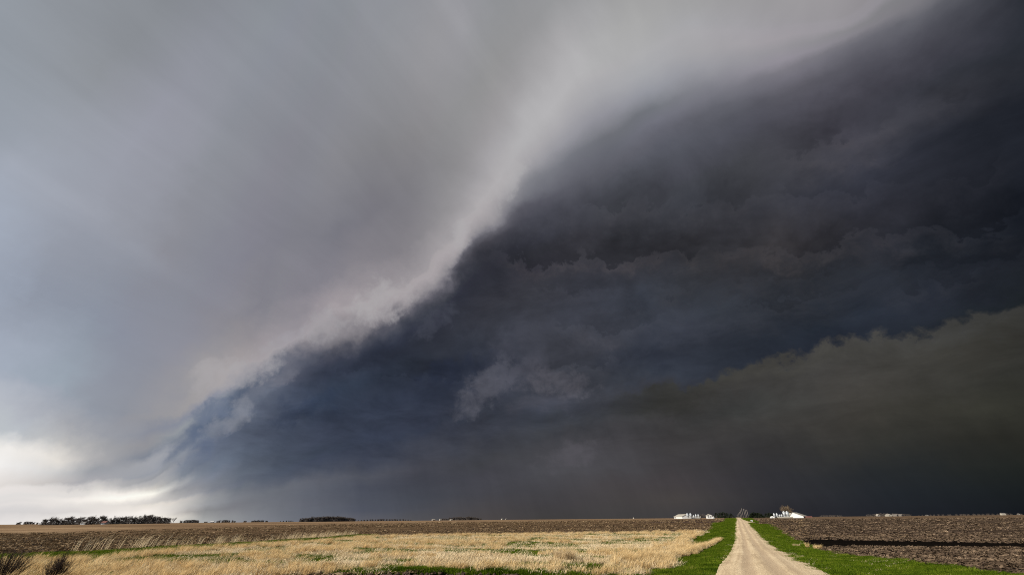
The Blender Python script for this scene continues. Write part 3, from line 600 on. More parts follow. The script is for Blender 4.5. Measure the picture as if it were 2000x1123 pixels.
def build_road():
    ys = np.concatenate([np.arange(-60, 60, 0.4), np.arange(60, 260, 0.8), graded(40, 4, 1.06, 1900) + 260])
    us = np.linspace(0, 1, 25)
    Y, U = np.meshgrid(ys, us, indexing='ij')
    ragged = lambda k: 0.20 * (fbm(ys / 2.2 + k, ys * 0 + k, 4) - 0.5) + 0.35 * (fbm(ys / 11 + k, ys * 0 + k, 2) - 0.5)
    flare = np.exp(-((ys - 219) / 5.0) ** 2)
    left = road_mid(ys) - 2.62 + ragged(3) - 1.0 * flare
    rgt = road_mid(ys) + 2.66 + 0.22 * np.exp(-np.maximum(ys, 0) / 30) + ragged(40) + 3.4 * flare
    X = left[:, None] * (1 - U) + rgt[:, None] * U
    Z = terrain(X, Y) + 0.08 + 0.10 * (1 - (2 * U - 1) ** 2) * (Y < 300) - 0.02
    rut = lambda c, w: np.exp(-((U - c) / w) ** 2)
    Z = Z - 0.035 * (rut(0.30, 0.06) + rut(0.56, 0.06)) + 0.02 * (fbm(X * 1.4, Y * 0.7, 4) - 0.5) + 0.02
    far = sstep(250, 400, Y)
    Z = Z + far * 0.06
    F = grid_faces(len(us), len(ys))
    me = fast_mesh('gravel_road', np.stack([X, Y, Z], -1).reshape(-1, 3), F, M['gravel'])
    uvl = me.uv_layers.new(name='across')
    uv = np.stack([U.ravel(), Y.ravel()], -1)[F.ravel()]
    uvl.data.foreach_set('uv', uv.astype(np.float32).ravel())
    tag(link('gravel_road', me), kind='structure')

def sheet(name, polys, holes, res, off, mat, ymax=440):
    P = np.array([p for q in polys for p in q])
    xs = np.arange(P[:, 0].min() - 1, P[:, 0].max() + 1, res)
    ys = np.arange(P[:, 1].min() - 1, min(P[:, 1].max(), ymax) + 1, res)
    X, Y = np.meshgrid(xs, ys)
    cx, cy = X[:-1, :-1] + res / 2, Y[:-1, :-1] + res / 2
    jx, jy = cx + 0.5 * (vnoise(cx * 1.3, cy * 1.3) - .5), cy + 0.8 * (vnoise(cx * 1.1 + 50, cy * 1.1) - .5)
    keep = np.zeros(cx.shape, bool)
    for q in polys: keep |= inside(q, jx, jy)
    for q in holes: keep &= ~inside(q, jx, jy)
    F = grid_faces(len(xs), len(ys))[keep.ravel()]
    V = np.stack([X, Y, terrain(X, Y) + off + 0.035 * fbm(X, Y, 3)], -1).reshape(-1, 3)
    used, inv = np.unique(F, return_inverse=True)
    return tag(link(name, fast_mesh(name, V[used], inv.reshape(F.shape), mat)), kind='structure')

build_ground()
build_road()
sheet('meadow', [MEADOW], [], 0.7, 0.03, M['mat'])
def under_road(poly, edge):
    """the turf runs a little way in under the gravel"""
    return [(x + edge if abs(x - float(road_mid(y))) < 3.2 else x, y) for x, y in poly]
sheet('grass_verge', [under_road(VERGE_L, 0.8)], [MEADOW], 0.5, 0.015, M['turf'])
sheet('grass_verge', [under_road(VERGE_R, -0.8)], [], 0.5, 0.015, M['turf'])
sheet('grass_verge', [VERGE_FAR], [], 0.7, 0.015, M['turf'])
sheet('grass_strip', [STRIP], [MEADOW], 0.7, 0.02, M['turf'])

# ------------------------------------------------------------------ ground cover (uncountable): clumps set on points
def blades(n, h, spread, width, lean=(0, 0), droop=0.35, seed=0, splay=0.5, hvar=0.4):
    """one clump: n tapered, bent blades"""
    g = np.random.default_rng(seed)
    V, F = [], []
    for k in range(n):
        r = spread * math.sqrt(g.random()); t = g.random() * 6.283
        b = np.array([r * math.cos(t), r * math.sin(t), -0.03])
        a = g.random() * 6.283
        hh = h * (1 - hvar + hvar * 2 * g.random() * 0.75)
        out = np.array([math.cos(t), math.sin(t), 0]) * splay * hh * g.random() + np.array([lean[0], lean[1], 0]) * hh * (0.6 + 0.8 * g.random())
        out += np.array([math.cos(a), math.sin(a), 0]) * hh * 0.18
        side = np.array([math.cos(a + 1.57), math.sin(a + 1.57), 0]) * width * (0.6 + 0.8 * g.random()) / 2
        m = b + out * 0.35 + np.array([0, 0, hh * 0.62])
        e = b + out * 1.05 + np.array([0, 0, hh * (1.0 - droop * g.random())])
        i = len(V)
        V += [b - side, b + side, m + side * 0.8, m - side * 0.8, e]
        F += [(i, i + 1, i + 2), (i, i + 2, i + 3), (i + 3, i + 2, i + 4)]
    return np.array(V), np.array(F)

def proto(name, V, F, mat, smooth=False):
    return bpy.data.objects.new(name, fast_mesh(name, V, F, mat, smooth))

def scatter(name, protos, P, rotz, scl, tilt=None):
    """one object of ground cover: geometry nodes set a clump on every point"""
    n = len(P)
    me = bpy.data.meshes.new(name)
    me.vertices.add(n); me.vertices.foreach_set('co', np.asarray(P, np.float32).ravel())
    rot = np.zeros((n, 3), np.float32); rot[:, 2] = rotz
    if tilt is not None: rot[:, :2] = tilt
    a = me.attributes.new('turn', 'FLOAT_VECTOR', 'POINT'); a.data.foreach_set('vector', rot.ravel())
    a = me.attributes.new('size', 'FLOAT', 'POINT'); a.data.foreach_set('value', np.asarray(scl, np.float32))
    a = me.attributes.new('kind', 'INT', 'POINT'); a.data.foreach_set('value', rng.integers(0, len(protos), n).astype(np.int32))
    o = link(name, me)
    ng = bpy.data.node_groups.new(name, 'GeometryNodeTree')
    ng.interface.new_socket('Geometry', in_out='INPUT', socket_type='NodeSocketGeometry')
    ng.interface.new_socket('Geometry', in_out='OUTPUT', socket_type='NodeSocketGeometry')
    nd, ln = ng.nodes, ng.links
    gi, go = nd.new('NodeGroupInput'), nd.new('NodeGroupOutput')
    iop = nd.new('GeometryNodeInstanceOnPoints')
    join = nd.new('GeometryNodeJoinGeometry')
    for p in protos:
        oi = nd.new('GeometryNodeObjectInfo'); oi.inputs['Object'].default_value = p; oi.inputs['As Instance'].default_value = True
        ln.new(oi.outputs['Geometry'], join.inputs[0])
    def attr(nm, typ):
        q = nd.new('GeometryNodeInputNamedAttribute'); q.data_type = typ; q.inputs['Name'].default_value = nm
        return q.outputs[0]
    ln.new(gi.outputs[0], iop.inputs['Points']); ln.new(join.outputs[0], iop.inputs['Instance'])
    iop.inputs['Pick Instance'].default_value = True
    ln.new(attr('kind', 'INT'), iop.inputs['Instance Index'])
    ln.new(attr('turn', 'FLOAT_VECTOR'), iop.inputs['Rotation'])
    ln.new(attr('size', 'FLOAT'), iop.inputs['Scale'])
    ln.new(iop.outputs[0], go.inputs[0])
    md = o.modifiers.new('cover', 'NODES'); md.node_group = ng
    return o

def spots(polys, holes, n, jitter=0.0, near=None):
    """n random points in the polygons; `near` thins them with distance from the road's start"""
    P = np.array([p for q in polys for p in q])
    lo, hi = P.min(0), P.max(0)
    got = []
    tot = 0
    while tot < n:
        x, y = rng.uniform(lo[0], hi[0], 60000), rng.uniform(lo[1], hi[1], 60000)
        k = np.zeros(60000, bool)
        jx, jy = x + jitter * (vnoise(x * .9, y * .9) - .5), y + 1.5 * jitter * (vnoise(x * .8 + 31, y * .8) - .5)
        for q in polys: k |= inside(q, jx, jy)
        for q in holes: k &= ~inside(q, jx, jy)
        if near: k &= rng.random(60000) < np.clip(near / np.hypot(x, y), 0.05, 1)
        got.append(np.stack([x[k], y[k]], 1)); tot += k.sum()
    g = np.concatenate(got)[:n]
    return g[:, 0], g[:, 1]

def ground_pts(x, y, off=0.0):
    return np.stack([x, y, terrain(x, y) + off], 1)

WIND = (0.42, 0.30)                                    # the stems lie over towards the road

def lay_cover():
    # green blades on the verges and in the grass strip
    gp = [proto('grass_clump', *blades(70, 0.15, 0.34, 0.016, seed=s, splay=0.5), M['grass']) for s in range(4)]
    x, y = spots([VERGE_L], [MEADOW], 15000, 1.3, 60)
    x2, y2 = spots([VERGE_R], [], 15000, 1.3, 60)
    x3, y3 = spots([STRIP], [MEADOW], 5200, 1.0)
    x4, y4 = spots([VERGE_FAR], [], 900, 0.6)
    for nm, (a, b), h in (('verge_grass', (np.r_[x, x2, x4], np.r_[y, y2, y4]), 1.0), ('strip_grass', (x3, y3), 1.7)):
        r = np.hypot(a, b)
        sc = h * rng.uniform(0.7, 1.25, len(a)) * (1 + r / 160) * (0.7 + 0.75 * fbm(a / 4, b / 4, 3))
        sc *= np.where((a > -2.4) & (a < -1.2), 0.75, 1.0)
        o = scatter(nm, gp, ground_pts(a, b), rng.uniform(0, 6.28, len(a)), sc)
        tag(o, 'fresh green grass covering the road verges' if nm == 'verge_grass' else 'fresh green grass in the strip along the meadow edge', 'grass', kind='stuff')
    # fringe of green between the black soil and the meadow, and green showing through the straw
    t = rng.random(2600)
    ex = np.interp(t, [0, .25, .5, .75, 1], [-22.5, -18.6, -14.2, -10.6, -5.8]); ey = np.interp(t, [0, .25, .5, .75, 1], [22.2, 24.7, 25.9, 26.3, 28.8])
    ex += rng.normal(0, .35, 2600); ey += rng.normal(.1, .30, 2600) + rng.random(2600) * 0.8 * (t > .4)
    x, y = spots([MEADOW], [], 40000, 0.5)
    f = fbm(x / 9 + 3, y / 5, 4)
    k = rng.random(len(x)) < np.clip((f - 0.455) * 6, 0.02, 0.9)
    x, y = x[k][:14000], y[k][:14000]
    x, y = np.r_[x, ex], np.r_[y, ey]
    r = np.hypot(x, y)
    o = scatter('meadow_green', gp, ground_pts(x, y), rng.uniform(0, 6.28, len(x)), rng.uniform(0.9, 2.0, len(x)) * (1 + r / 200))
    tag(o, 'green shoots showing through the straw of the meadow', 'grass', kind='stuff')
    # matted pale straw over the whole meadow
    mp = [proto('straw_mat', *blades(64, 0.24, 0.42, 0.016, WIND, 0.8, 20 + s, 0.7, 0.6), M['straw']) for s in range(4)]
    x, y = spots([MEADOW], [], 13500, 0.8, 70)
    r = np.hypot(x, y)
    k = ~((fbm(x / 9 + 3, y / 5, 4) > 0.49) & (rng.random(len(x)) < 0.80))
    x, y, r = x[k], y[k], r[k]
    o = scatter('matted_straw', mp, ground_pts(x, y), rng.uniform(-.9, .9, len(x)), rng.uniform(0.7, 1.75, len(x)) * (1 + r / 210))
    tag(o, 'pale flattened straw lying over the meadow', 'dry grass', kind='stuff')
    # taller golden tussocks, thick along the meadow's edges and in drifts
    tp = [proto('straw_tussock', *blades(90, 0.62, 0.30, 0.018, (WIND[0] * .8, WIND[1] * .8), 0.45, 40 + s, 0.55), M['gold']) for s in range(5)]
    x, y = spots([MEADOW], [], 60000, 0.6)
    inner = inside([(-24, 22), (-18, 28), (-9, 31), (-11, 60), (-13, 125), (-57, 111), (-85, 88), (-63, 46), (-52, 30), (-47, 20)], x, y)
    f = fbm(x / 6 + 40, y / 3.5 + 7, 4)
    pr = np.where(inner, np.clip((f - 0.58) * 1.6, 0, .25), 0.16) * np.clip(70 / np.hypot(x, y), .3, 1)
    k = rng.random(len(x)) < pr
    x, y = x[k], y[k]
    # the curved tongue of straw that reaches the roadside grass
    t = rng.random(900)
    sx = np.interp(t, [0, .35, .7, 1], [-9.5, -6.9, -5.9, -4.6]) + rng.normal(0, .55, 900) * (1.1 - t); sy = np.interp(t, [0, .35, .7, 1], [40, 58, 78, 101]) + rng.normal(0, 1.2, 900)
    x, y = np.r_[x, sx], np.r_[y, sy]
    r = np.hypot(x, y)
    print('tussocks', len(x))
    o = scatter('golden_straw', tp, ground_pts(x, y), rng.uniform(-.6, .6, len(x)), rng.uniform(0.5, 1.2, len(x)) * (1 + r / 300))
    tag(o, 'golden dry grass tussocks along the edges of the meadow', 'dry grass', kind='stuff')
    # stray straw in the verges
    x, y = spots([VERGE_L, VERGE_R], [MEADOW], 3600, 0.5, 70)
    f = fbm(x / 2.4 + 8, y / 5, 3)
    k = f > 0.64
    ex, ey = rng.normal(8.6, .5, 160), rng.uniform(60, 205, 160)
    e2x, e2y = rng.normal(-8.6, 1.0, 120), rng.uniform(140, 215, 120)
    e3x, e3y = 3.75 + rng.normal(0, .18, 110), rng.uniform(34, 120, 110)
    x, y = np.r_[x[k], ex, e2x, e3x], np.r_[y[k], ey, e2y, e3y]
    o = scatter('verge_straw', mp, ground_pts(x, y), rng.uniform(-.7, .7, len(x)), rng.uniform(0.4, 0.9, len(x)))
    tag(o, 'stray dead grass lying in the green verges', 'dry grass', kind='stuff')
    # thin tall dead stems along the outer edge of the grass strip
    rp = [proto('dead_stems', *blades(9, 1.5, 0.5, 0.030, (0.38, 0.12), 0.2, 60 + s, 0.15, 0.5), M['straw']) for s in range(4)]
    n = 520
    t = rng.random(n)
    x = np.interp(t, [0, .25, .4, .75, 1], [-64, -71, -82, -101, -100]) - np.abs(rng.normal(0, 1.5, n)); y = np.interp(t, [0, .25, .4, .75, 1], [27, 39, 55, 90, 100]) + rng.normal(0, 2.5, n)
    k = rng.random(n) < np.where(t > .62, .9, np.where(np.abs(t - .38) < .03, .9, .13))
    x, y = x[k], y[k]
    o = scatter('dead_stems', rp, ground_pts(x, y), rng.uniform(-.7, .5, len(x)), rng.uniform(0.35, 1.35, len(x)))
    tag(o, 'tall dead stems leaning over the edge of the grass strip', 'dry grass', kind='stuff')

def lay_fields():
    # crop litter and clods, lying in the rows left by the drill
    g = np.random.default_rng(3)
    V, F = [], []
    lp, shapes = [], []
    for s in range(4):
        V, F = [], []
        for k in range(9):
            c = g.normal(0, .22, 2); a = g.random() * 6.283; L = g.uniform(.12, .34); w = g.uniform(.015, .035); z = g.uniform(.02, .10)
            d = np.array([math.cos(a), math.sin(a)]) * L / 2; q = np.array([-d[1], d[0]]) / (L / 2) * w
            i = len(V)
            V += [(*(c - d - q), z - .03), (*(c + d - q), z + g.uniform(-.04, .09)), (*(c + d + q), z + g.uniform(.0, .09)), (*(c - d + q), z)]
            F += [(i, i + 1, i + 2), (i, i + 2, i + 3)]
        shapes.append((np.array(V), np.array(F)))
        lp.append(proto('corn_litter', *shapes[-1], M['litter']))
    cp = []
    for s in range(4):
        bm = bmesh.new(); bmesh.ops.create_icosphere(bm, subdivisions=1, radius=0.11)
        for v in bm.verts: v.co *= g.uniform(.65, 1.3); v.co.z *= .7
        me = bpy.data.meshes.new('soil_clod'); bm.to_mesh(me); bm.free(); me.materials.append(M['clod'])
        cp.append(bpy.data.objects.new('soil_clod', me))
    def field_pts(n, r0, r1, side):
        a = rng.uniform(R(-84), R(6), n) if side < 0 else rng.uniform(R(2), R(40), n)
        r = np.exp(rng.uniform(math.log(r0), math.log(r1), n))
        x, y = r * np.sin(a), r * np.cos(a)
        if side < 0: x = np.round(x / 1.55) * 1.55 + rng.normal(0, .24, n)
        else:
            q = x - 0.07 * y
            x = np.round(q / 1.55) * 1.55 + rng.normal(0, .24, n) + 0.07 * y
        k = np.ones(n, bool)
        for p in (MEADOW, STRIP, VERGE_L, VERGE_R, VERGE_FAR): k &= ~inside(p, x, y)
        k &= np.abs(x - road_mid(y)) > 3.4
        band = fbm(x / 60, y / 7 + 2, 4)
        k &= rng.random(n) < np.clip((band - 0.30) * 3.2, 0.06, 1)
        k &= ~((x > 6) & (y > 80 + .26 * x) & (y < 106 - .30 * np.abs(x - 14)))
        return x[k], y[k]
    lp2 = [proto('rotting_litter', *q, M['dark_litter']) for q in shapes]
    for nm, lab, ps, args in (('crop_litter', 'pale crop litter strewn over the field beyond the meadow', lp, (38000, 30, 330, -1)),
                              ('crop_litter', 'brown crop litter strewn over the black field right of the road', lp2, (26000, 28, 330, 1))):
        x, y = field_pts(*args)
        r = np.hypot(x, y)
        o = scatter(nm, ps, ground_pts(x, y, .01), rng.uniform(0, 6.28, len(x)), rng.uniform(.4, 1.25, len(x)) * (1 + r / 170))
        tag(o, lab, 'litter', kind='stuff')
    xs, ys = zip(field_pts(26000, 18, 200, -1), field_pts(30000, 22, 200, 1))
    cx, cy = spots([SOIL_CUT], [], 2600)
    x, y = np.concatenate(xs + (cx,)), np.concatenate(ys + (cy,))
    P = ground_pts(x, y, .02); P[-2600:, 2] -= 0.28
    csz = np.ones(len(x)); csz[-2600:] = .5
    o = scatter('soil_clods', cp, P, rng.uniform(0, 6.28, len(x)), csz * rng.uniform(.4, 1.5, len(x)) * (1 + np.hypot(x, y) / 150))
    tag(o, 'dark clods of turned earth in the fields', 'soil', kind='stuff')

lay_cover()
lay_fields()

# ------------------------------------------------------------------ things on the plain
def at(bearing, dist, dz=0.0):
    """bearing in degrees clockwise from the road's direction"""
    x, y = dist * math.sin(R(bearing)), dist * math.cos(R(bearing))
    return (x, y, float(terrain(x, y)) + dz)

M['bark'] = plain('grey_bark', (.060, .050, .042), 0.9, 0.25, 0.8, 0.1)
M['twig'] = plain('bare_twigs', (.105, .090, .082), 0.9, 0.3, 0.4, 0.1)
M['warm_twig'] = plain('budding_twigs', (.150, .110, .070), 0.9, 0.3, 0.4, 0.1)
M['cedar'] = plain('cedar_foliage', (.022, .030, .014), 0.9, 0.5, 0.5, 0.1)
M['white'] = plain('white_painted_metal', (.54, .54, .53), 0.55, 0.04, 0.3)
M['cream'] = plain('cream_metal_roof', (.32, .295, .25), 0.6, 0.06, 0.3)
M['galv'] = plain('galvanised_steel', (.33, .35, .37), 0.5, 0.12, 0.8, 0.3, 0.1)
M['dark'] = plain('dark_opening', (.02, .02, .022), 0.6, 0.1)
M['red'] = plain('weathered_red_roof', (.16, .06, .045), 0.8, 0.2)
M['grey'] = plain('weathered_grey_boards', (.16, .145, .13), 0.8, 0.15)
M['pole'] = plain('weathered_pole_timber', (.24, .205, .175), 0.85, 0.2, 2.0)
M['porcelain'] = plain('brown_porcelain', (.12, .07, .05), 0.3, 0.1)
M['shrub'] = plain('dark_red_brown_stems', (.055, .036, .028), 0.85, 0.3, 3.0, 0.15)

def branching(g, h, kinds=(5, 4, 4), spread=0.62, twig=260, twig_w=0.012, twig_l=0.11, lean=0.0, skirt=0):
    """a leafless tree: trunk mesh data and a crown of limbs and twigs"""
    T, C = MB(), MB()
    top = Vector((lean * h * 0.3, 0, h * 0.42))
    T.tube([(0, 0, -0.05 * h), (0.004 * h, 0, h * 0.06), (lean * h * .12, 0.01 * h, h * 0.24), top], [0.034 * h, 0.024 * h, 0.019 * h, 0.014 * h], 7)
    tips = []
    def limb(p, d, L, r, lev):
        e = p + d * L
        mid = p + d * L * 0.5 + Vector((g.normal(0, .05), g.normal(0, .05), .03)) * L
        C.tube([p, mid, e], [r, r * .75, r * .5], 4 if lev else 5, False)
        tips.append((mid, d, L)); tips.append((e, d, L))
        if lev < 2:
            for k in range(kinds[lev + 1]):
                t = g.uniform(.35, 1.0)
                nd = (d + Vector((g.normal(0, spread), g.normal(0, spread), g.normal(.22, .3)))).normalized()
                limb(p + (e - p) * t, nd, L * g.uniform(.5, .75), r * .5, lev + 1)
    for k in range(kinds[0]):
        a = k / kinds[0] * 6.283 + g.uniform(-.5, .5)
        s = Vector((0, 0, h * g.uniform(.16, .42))) + Vector((lean * h * .2, 0, 0))
        limb(s, Vector((math.cos(a) * .65 + lean, math.sin(a) * .65, g.uniform(.55, 1.25))).normalized(), h * g.uniform(.24, .36), .011 * h, 0)
    for k in range(twig):
        p, d, L = tips[int(g.integers(0, len(tips)))]
        p = p + Vector((g.normal(0, .03), g.normal(0, .03), g.normal(0, .03))) * h
        nd = (d * .7 + Vector((g.normal(0, .55), g.normal(0, .55), g.normal(.35, .4))) + Vector((lean, 0, 0))).normalized()
        q = nd.cross(Vector((g.normal(), g.normal(), g.normal()))).normalized() * twig_w * h * .5
        e = p + nd * twig_l * h * g.uniform(.6, 1.5)
        C.add([p - q, p + q, e], [(0, 1, 2)])
    for k in range(skirt):                       # suckers and undergrowth round the foot of the trunk
        a, r = g.uniform(0, 6.283), h * .34 * math.sqrt(g.random())
        p = Vector((r * math.cos(a), r * math.sin(a), h * g.uniform(-.02, .40)))
        nd = Vector((g.normal(0, .4), g.normal(0, .4), 1)).normalized()
        q = nd.cross(Vector((g.normal(), g.normal(), g.normal()))).normalized() * twig_w * h * .7
        C.add([p - q, p + q, p + nd * twig_l * h * g.uniform(.8, 1.8)], [(0, 1, 2)])
    return T, C

def evergreen(g, h, wide=0.42, n=620, low=0.04):
    """a dense cedar: trunk, and a ragged crown of small drooping sprays"""
    T, C = MB(), MB()
    T.tube([(0, 0, -0.05 * h), (0, 0, h * .3), (0.01 * h, 0, h * .9)], [.03 * h, .022 * h, .006 * h], 6)
    lob = [(g.uniform(0, 6.283), g.uniform(.1, .8), g.uniform(.75, 1.25)) for _ in range(9)]
    for k in range(n):
        t = g.uniform(low, 1.0) ** .85
        a = g.uniform(0, 6.283)
        prof = math.sin(min(1, t * 1.25 + .22) * math.pi * .93) ** .7 if t < .9 else .22 * (1 - t) * 10
        m = 1 + .30 * sum(math.exp(-((a - b + 3.14) % 6.283 - 3.14) ** 2 / .3 - (t - c) ** 2 / .02) * (w - .95) * 3 for b, c, w in lob)
        r = wide * h * prof * m * math.sqrt(g.uniform(.25, 1.0))
        p = Vector((r * math.cos(a), r * math.sin(a), t * h))
        d = Vector((math.cos(a), math.sin(a), g.uniform(-.3, .7))).normalized()
        q = d.cross(Vector((g.normal(), g.normal(), g.normal()))).normalized() * h * .026
        e = p + d * h * g.uniform(.05, .10)
        C.add([p - q, p + q, e + q * .4, e - q * .4], [(0, 1, 2, 3)])
    return T, C

def round_crown(g, h, n=2600):
    """a bare tree with a round, hazy crown of fine budding twigs"""
    T, C = MB(), MB()
    T.tube([(0, 0, -.05 * h), (0, 0, .14 * h), (.01 * h, 0, .34 * h)], [.035 * h, .026 * h, .018 * h], 7)
    for k in range(16):
        a, e = g.uniform(0, 6.283), g.uniform(.15, 1.45)
        d = Vector((math.cos(a) * math.cos(e), math.sin(a) * math.cos(e), math.sin(e)))
        s = Vector((0, 0, h * g.uniform(.18, .34)))
        C.tube([s, s + d * h * .25 + Vector((0, 0, .03 * h)), s + d * h * g.uniform(.38, .52)], [.013 * h, .008 * h, .003 * h], 4, False)
    for k in range(n):
        d = Vector((g.normal(), g.normal(), g.normal())).normalized()
        r = h * .40 * g.random() ** .45 * (.85 + .3 * math.sin(d.x * 5 + 1) * math.sin(d.y * 4 + d.z * 5))
        p = Vector((d.x * r * 1.05, d.y * r * 1.05, .58 * h + d.z * r))
        if p.z < .12 * h: continue
        o = (d + Vector((g.normal(0, .5), g.normal(0, .5), .35 + g.normal(0, .4)))).normalized()
        q = o.cross(Vector((g.normal(), g.normal(), g.normal()))).normalized() * h * .0055
        C.add([p - q, p + q, p + o * h * g.uniform(.05, .12)], [(0, 1, 2)])
    return T, C

def tree_kit(name, maker, tm, cm, n, seed):
    kit = []
    for s in range(n):
        T, C = maker(np.random.default_rng(seed + s))
        kit.append((T.mesh('trunk', tm), C.mesh('crown', cm)))
    return kit

KIT = {
    'bare': tree_kit('bare', lambda g: branching(g, 1.0, (6, 4, 3), .62, 420, .013, .11, .10), M['bark'], M['twig'], 5, 100),
    'thick': tree_kit('thick', lambda g: branching(g, 1.0, (8, 5, 3), .55, 1300, .018, .10, .06, 700), M['bark'], M['twig'], 5, 200),
    'cedar': tree_kit('cedar', lambda g: evergreen(g, 1.0), M['bark'], M['cedar'], 4, 300),
    'budding': tree_kit('budding', lambda g: round_crown(g, 1.0), M['bark'], M['warm_twig'], 2, 400),
    'bush': tree_kit('bush', lambda g: evergreen(g, 1.0, .75, 420, .02), M['bark'], M['twig'], 3, 500),
}
_turn = np.random.default_rng(77)
def tree(kind, name, label, bearing, dist, h, group=None, wide=1.0, cat='tree'):
    t = thing(name, label, cat, at(bearing, dist, -0.02 * h), _turn.uniform(-.5, .5), group, (h * wide, h * wide, h))
    tm, cm = KIT[kind][int(_turn.integers(0, len(KIT[kind])))]
    link('trunk', tm, t); link('crown', cm, t)
    return t

def single_out(made, group):
    """the end ones and the tallest of a line of alike plants can be pointed at"""
    rest = made[1:-1]
    if len(made) > 2:
        top = max(rest, key=lambda o: o.scale.z)
        top['label'] = 'tallest of the ' + group
    made[0]['label'] = 'left end one of the ' + group
    made[-1]['label'] = 'right end one of the ' + group

# --- long shelterbelt under the bright gap in the cloud
belt = [(-71.7, 9.5), (-71.3, 10.5), (-70.95, 10.2), (-70.6, 10.8), (-70.25, 11.2), (-69.9, 11.6), (-69.5, 12.2), (-69.15, 11.4), (-68.8, 12.6), (-68.4, 12.0),
        (-68.0, 12.8), (-67.7, 10.6), (-67.3, 9.6), (-66.9, 10.2), (-66.5, 11.0), (-66.2, 10.0), (-65.8, 11.0), (-65.45, 11.8), (-65.1, 12.6), (-64.8, 13.0),
        (-64.45, 12.8), (-64.1, 12.2), (-63.75, 11.0), (-63.4, 10.4), (-63.05, 10.2)]
row = []
for i, (b, h) in enumerate(belt):
    row.append(tree('thick', 'shelterbelt_tree', 'dark leafless tree in the long shelterbelt under the bright gap in the cloud', b, 950 + _turn.uniform(-25, 45), h * _turn.uniform(.78, 1.12),
         'trees of the long shelterbelt', 1.15))
single_out(row, 'trees of the long shelterbelt')
row = []
for i, b in enumerate(np.linspace(-71.85, -63.0, 34)):
    row.append(tree('bush', 'shelterbelt_shrub', 'low dark shrub at the foot of the long shelterbelt', float(b) + _turn.uniform(-.1, .1), 935 + _turn.uniform(-10, 10), _turn.uniform(4.0, 6.2),
         'shrubs along the foot of the long shelterbelt', 1.1, 'shrub'))
single_out(row, 'shrubs along the foot of the long shelterbelt')
tree('bare', 'bare_tree', 'thin open tree standing apart at the right end of the long shelterbelt', -62.62, 950, 9.5)
for k, (b, h) in enumerate([(-67.1, 13.4), (-70.0, 12.6), (-64.6, 14.6), (-68.6, 14.2), (-66.1, 12.8), (-65.2, 14.4), (-71.2, 12.2), (-63.7, 13.0), (-66.75, 11.8)]):
    tree('bare', 'bare_tree', 'taller see-through tree rising above the long shelterbelt', b, 965, h, 'tall trees rising above the shelterbelt')

# --- smaller groves along the horizon
def grove(b0, b1, n, dist, h0, h1, kind, name, label, group, wide=1.1):
    made = []
    for k in range(n):
        b = b0 + (b1 - b0) * (k + .5) / n + _turn.uniform(-.3, .3) * (b1 - b0) / n
        e = 1 - abs(2 * (k + .5) / n - 1) ** 2.5
        made.append(tree(kind, name, label, b, dist * _turn.uniform(.98, 1.03), h0 + (h1 - h0) * e * _turn.uniform(.62, 1.08), group, wide * _turn.uniform(1.0, 1.5)))
    single_out(made, group)
grove(-73.4, -72.0, 7, 2600, 6, 11, 'thick', 'distant_tree', 'hazy distant tree in the faint line at the far left of the horizon', 'faint distant treeline at the far left')
grove(-62.05, -60.45, 8, 1600, 5, 9.5, 'thick', 'grove_tree', 'dark tree of the small round clump next to the long shelterbelt', 'small clump beside the shelterbelt', 1.3)
grove(-59.0, -57.3, 8, 1700, 4, 8.5, 'thick', 'farmyard_tree', 'small dark tree beside the white sheds on the horizon', 'trees beside the distant white sheds')
grove(-56.55, -56.3, 2, 1800, 4, 6, 'thick', 'distant_tree', 'lone pair of specks of trees on the bare horizon', 'pair of distant trees')
grove(-55.9, -54.2, 9, 1900, 4, 7.5, 'thick', 'grove_tree', 'dark tree of the low smooth clump under the grey rain', 'low clump under the grey rain', 1.3)
grove(-53.1, -51.6, 6, 1800, 2.5, 5.5, 'thick', 'distant_tree', 'tiny tree of the broken line before the big grove', 'broken line of trees before the big grove')
grove(-51.0, -45.2, 24, 1100, 6.5, 11.5, 'thick', 'grove_tree', 'bare tree of the big grove in the middle of the dark horizon', 'big grove on the dark horizon', 1.25)
grove(-44.9, -38.6, 20, 1700, 3.5, 7.5, 'thick', 'distant_tree', 'low dark tree of the long thin line between the two groves', 'thin treeline between the two groves', 1.3)
grove(-35.3, -34.5, 4, 1280, 3, 7, 'thick', 'farmyard_tree', 'dark tree beside the tiny white farm at the dusty grove', 'trees beside the tiny white farm')
grove(-34.6, -30.2, 18, 1200, 4, 10, 'thick', 'grove_tree', 'bare tree of the grove half lost in blowing dust', 'grove half lost in dust', 1.25)

# --- the two farms by the road
def shed(name, label, cat, bearing, dist, rot, w, d, eave, ridge, wall='white', roof='cream', group=None, peak=0.5, door=True, windows=0):
    """gable towards -y; x is the width of the gable"""
    t = thing(name, label, cat, at(bearing, dist), R(rot), group)
    b = MB(); px = w * (peak - .5)
    b.prism([(-w / 2, -0.6), (w / 2, -0.6), (w / 2, eave), (px, ridge), (-w / 2, eave)], -d / 2, d / 2)
    b.build('wall', M[wall], t)
    r = MB(); o = .35; th = .12
    for sx in (-1, 1):
        ex = sx * w / 2; sl = (ridge - eave) / max(.1, abs(ex - px))
        r.prism([(px, ridge + .02), (ex + sx * o, eave - o * sl + .02), (ex + sx * o, eave - o * sl + th + .02), (px, ridge + th + .02)][::sx], -d / 2 - o, d / 2 + o)
    r.build('roof', M[roof], t)
    if door:
        q = MB(); q.box((w * .12, -d / 2 - .03, eave * .42), (w * .28, .08, eave * .84)); q.build('door', M['galv'], t)
    for k in range(windows):
        q = MB(); q.box((-w * .25 + k * w * .42, -d / 2 - .03, eave * .62), (w * .24, .07, eave * .36)); q.build('window', M['dark'], t)
    return t

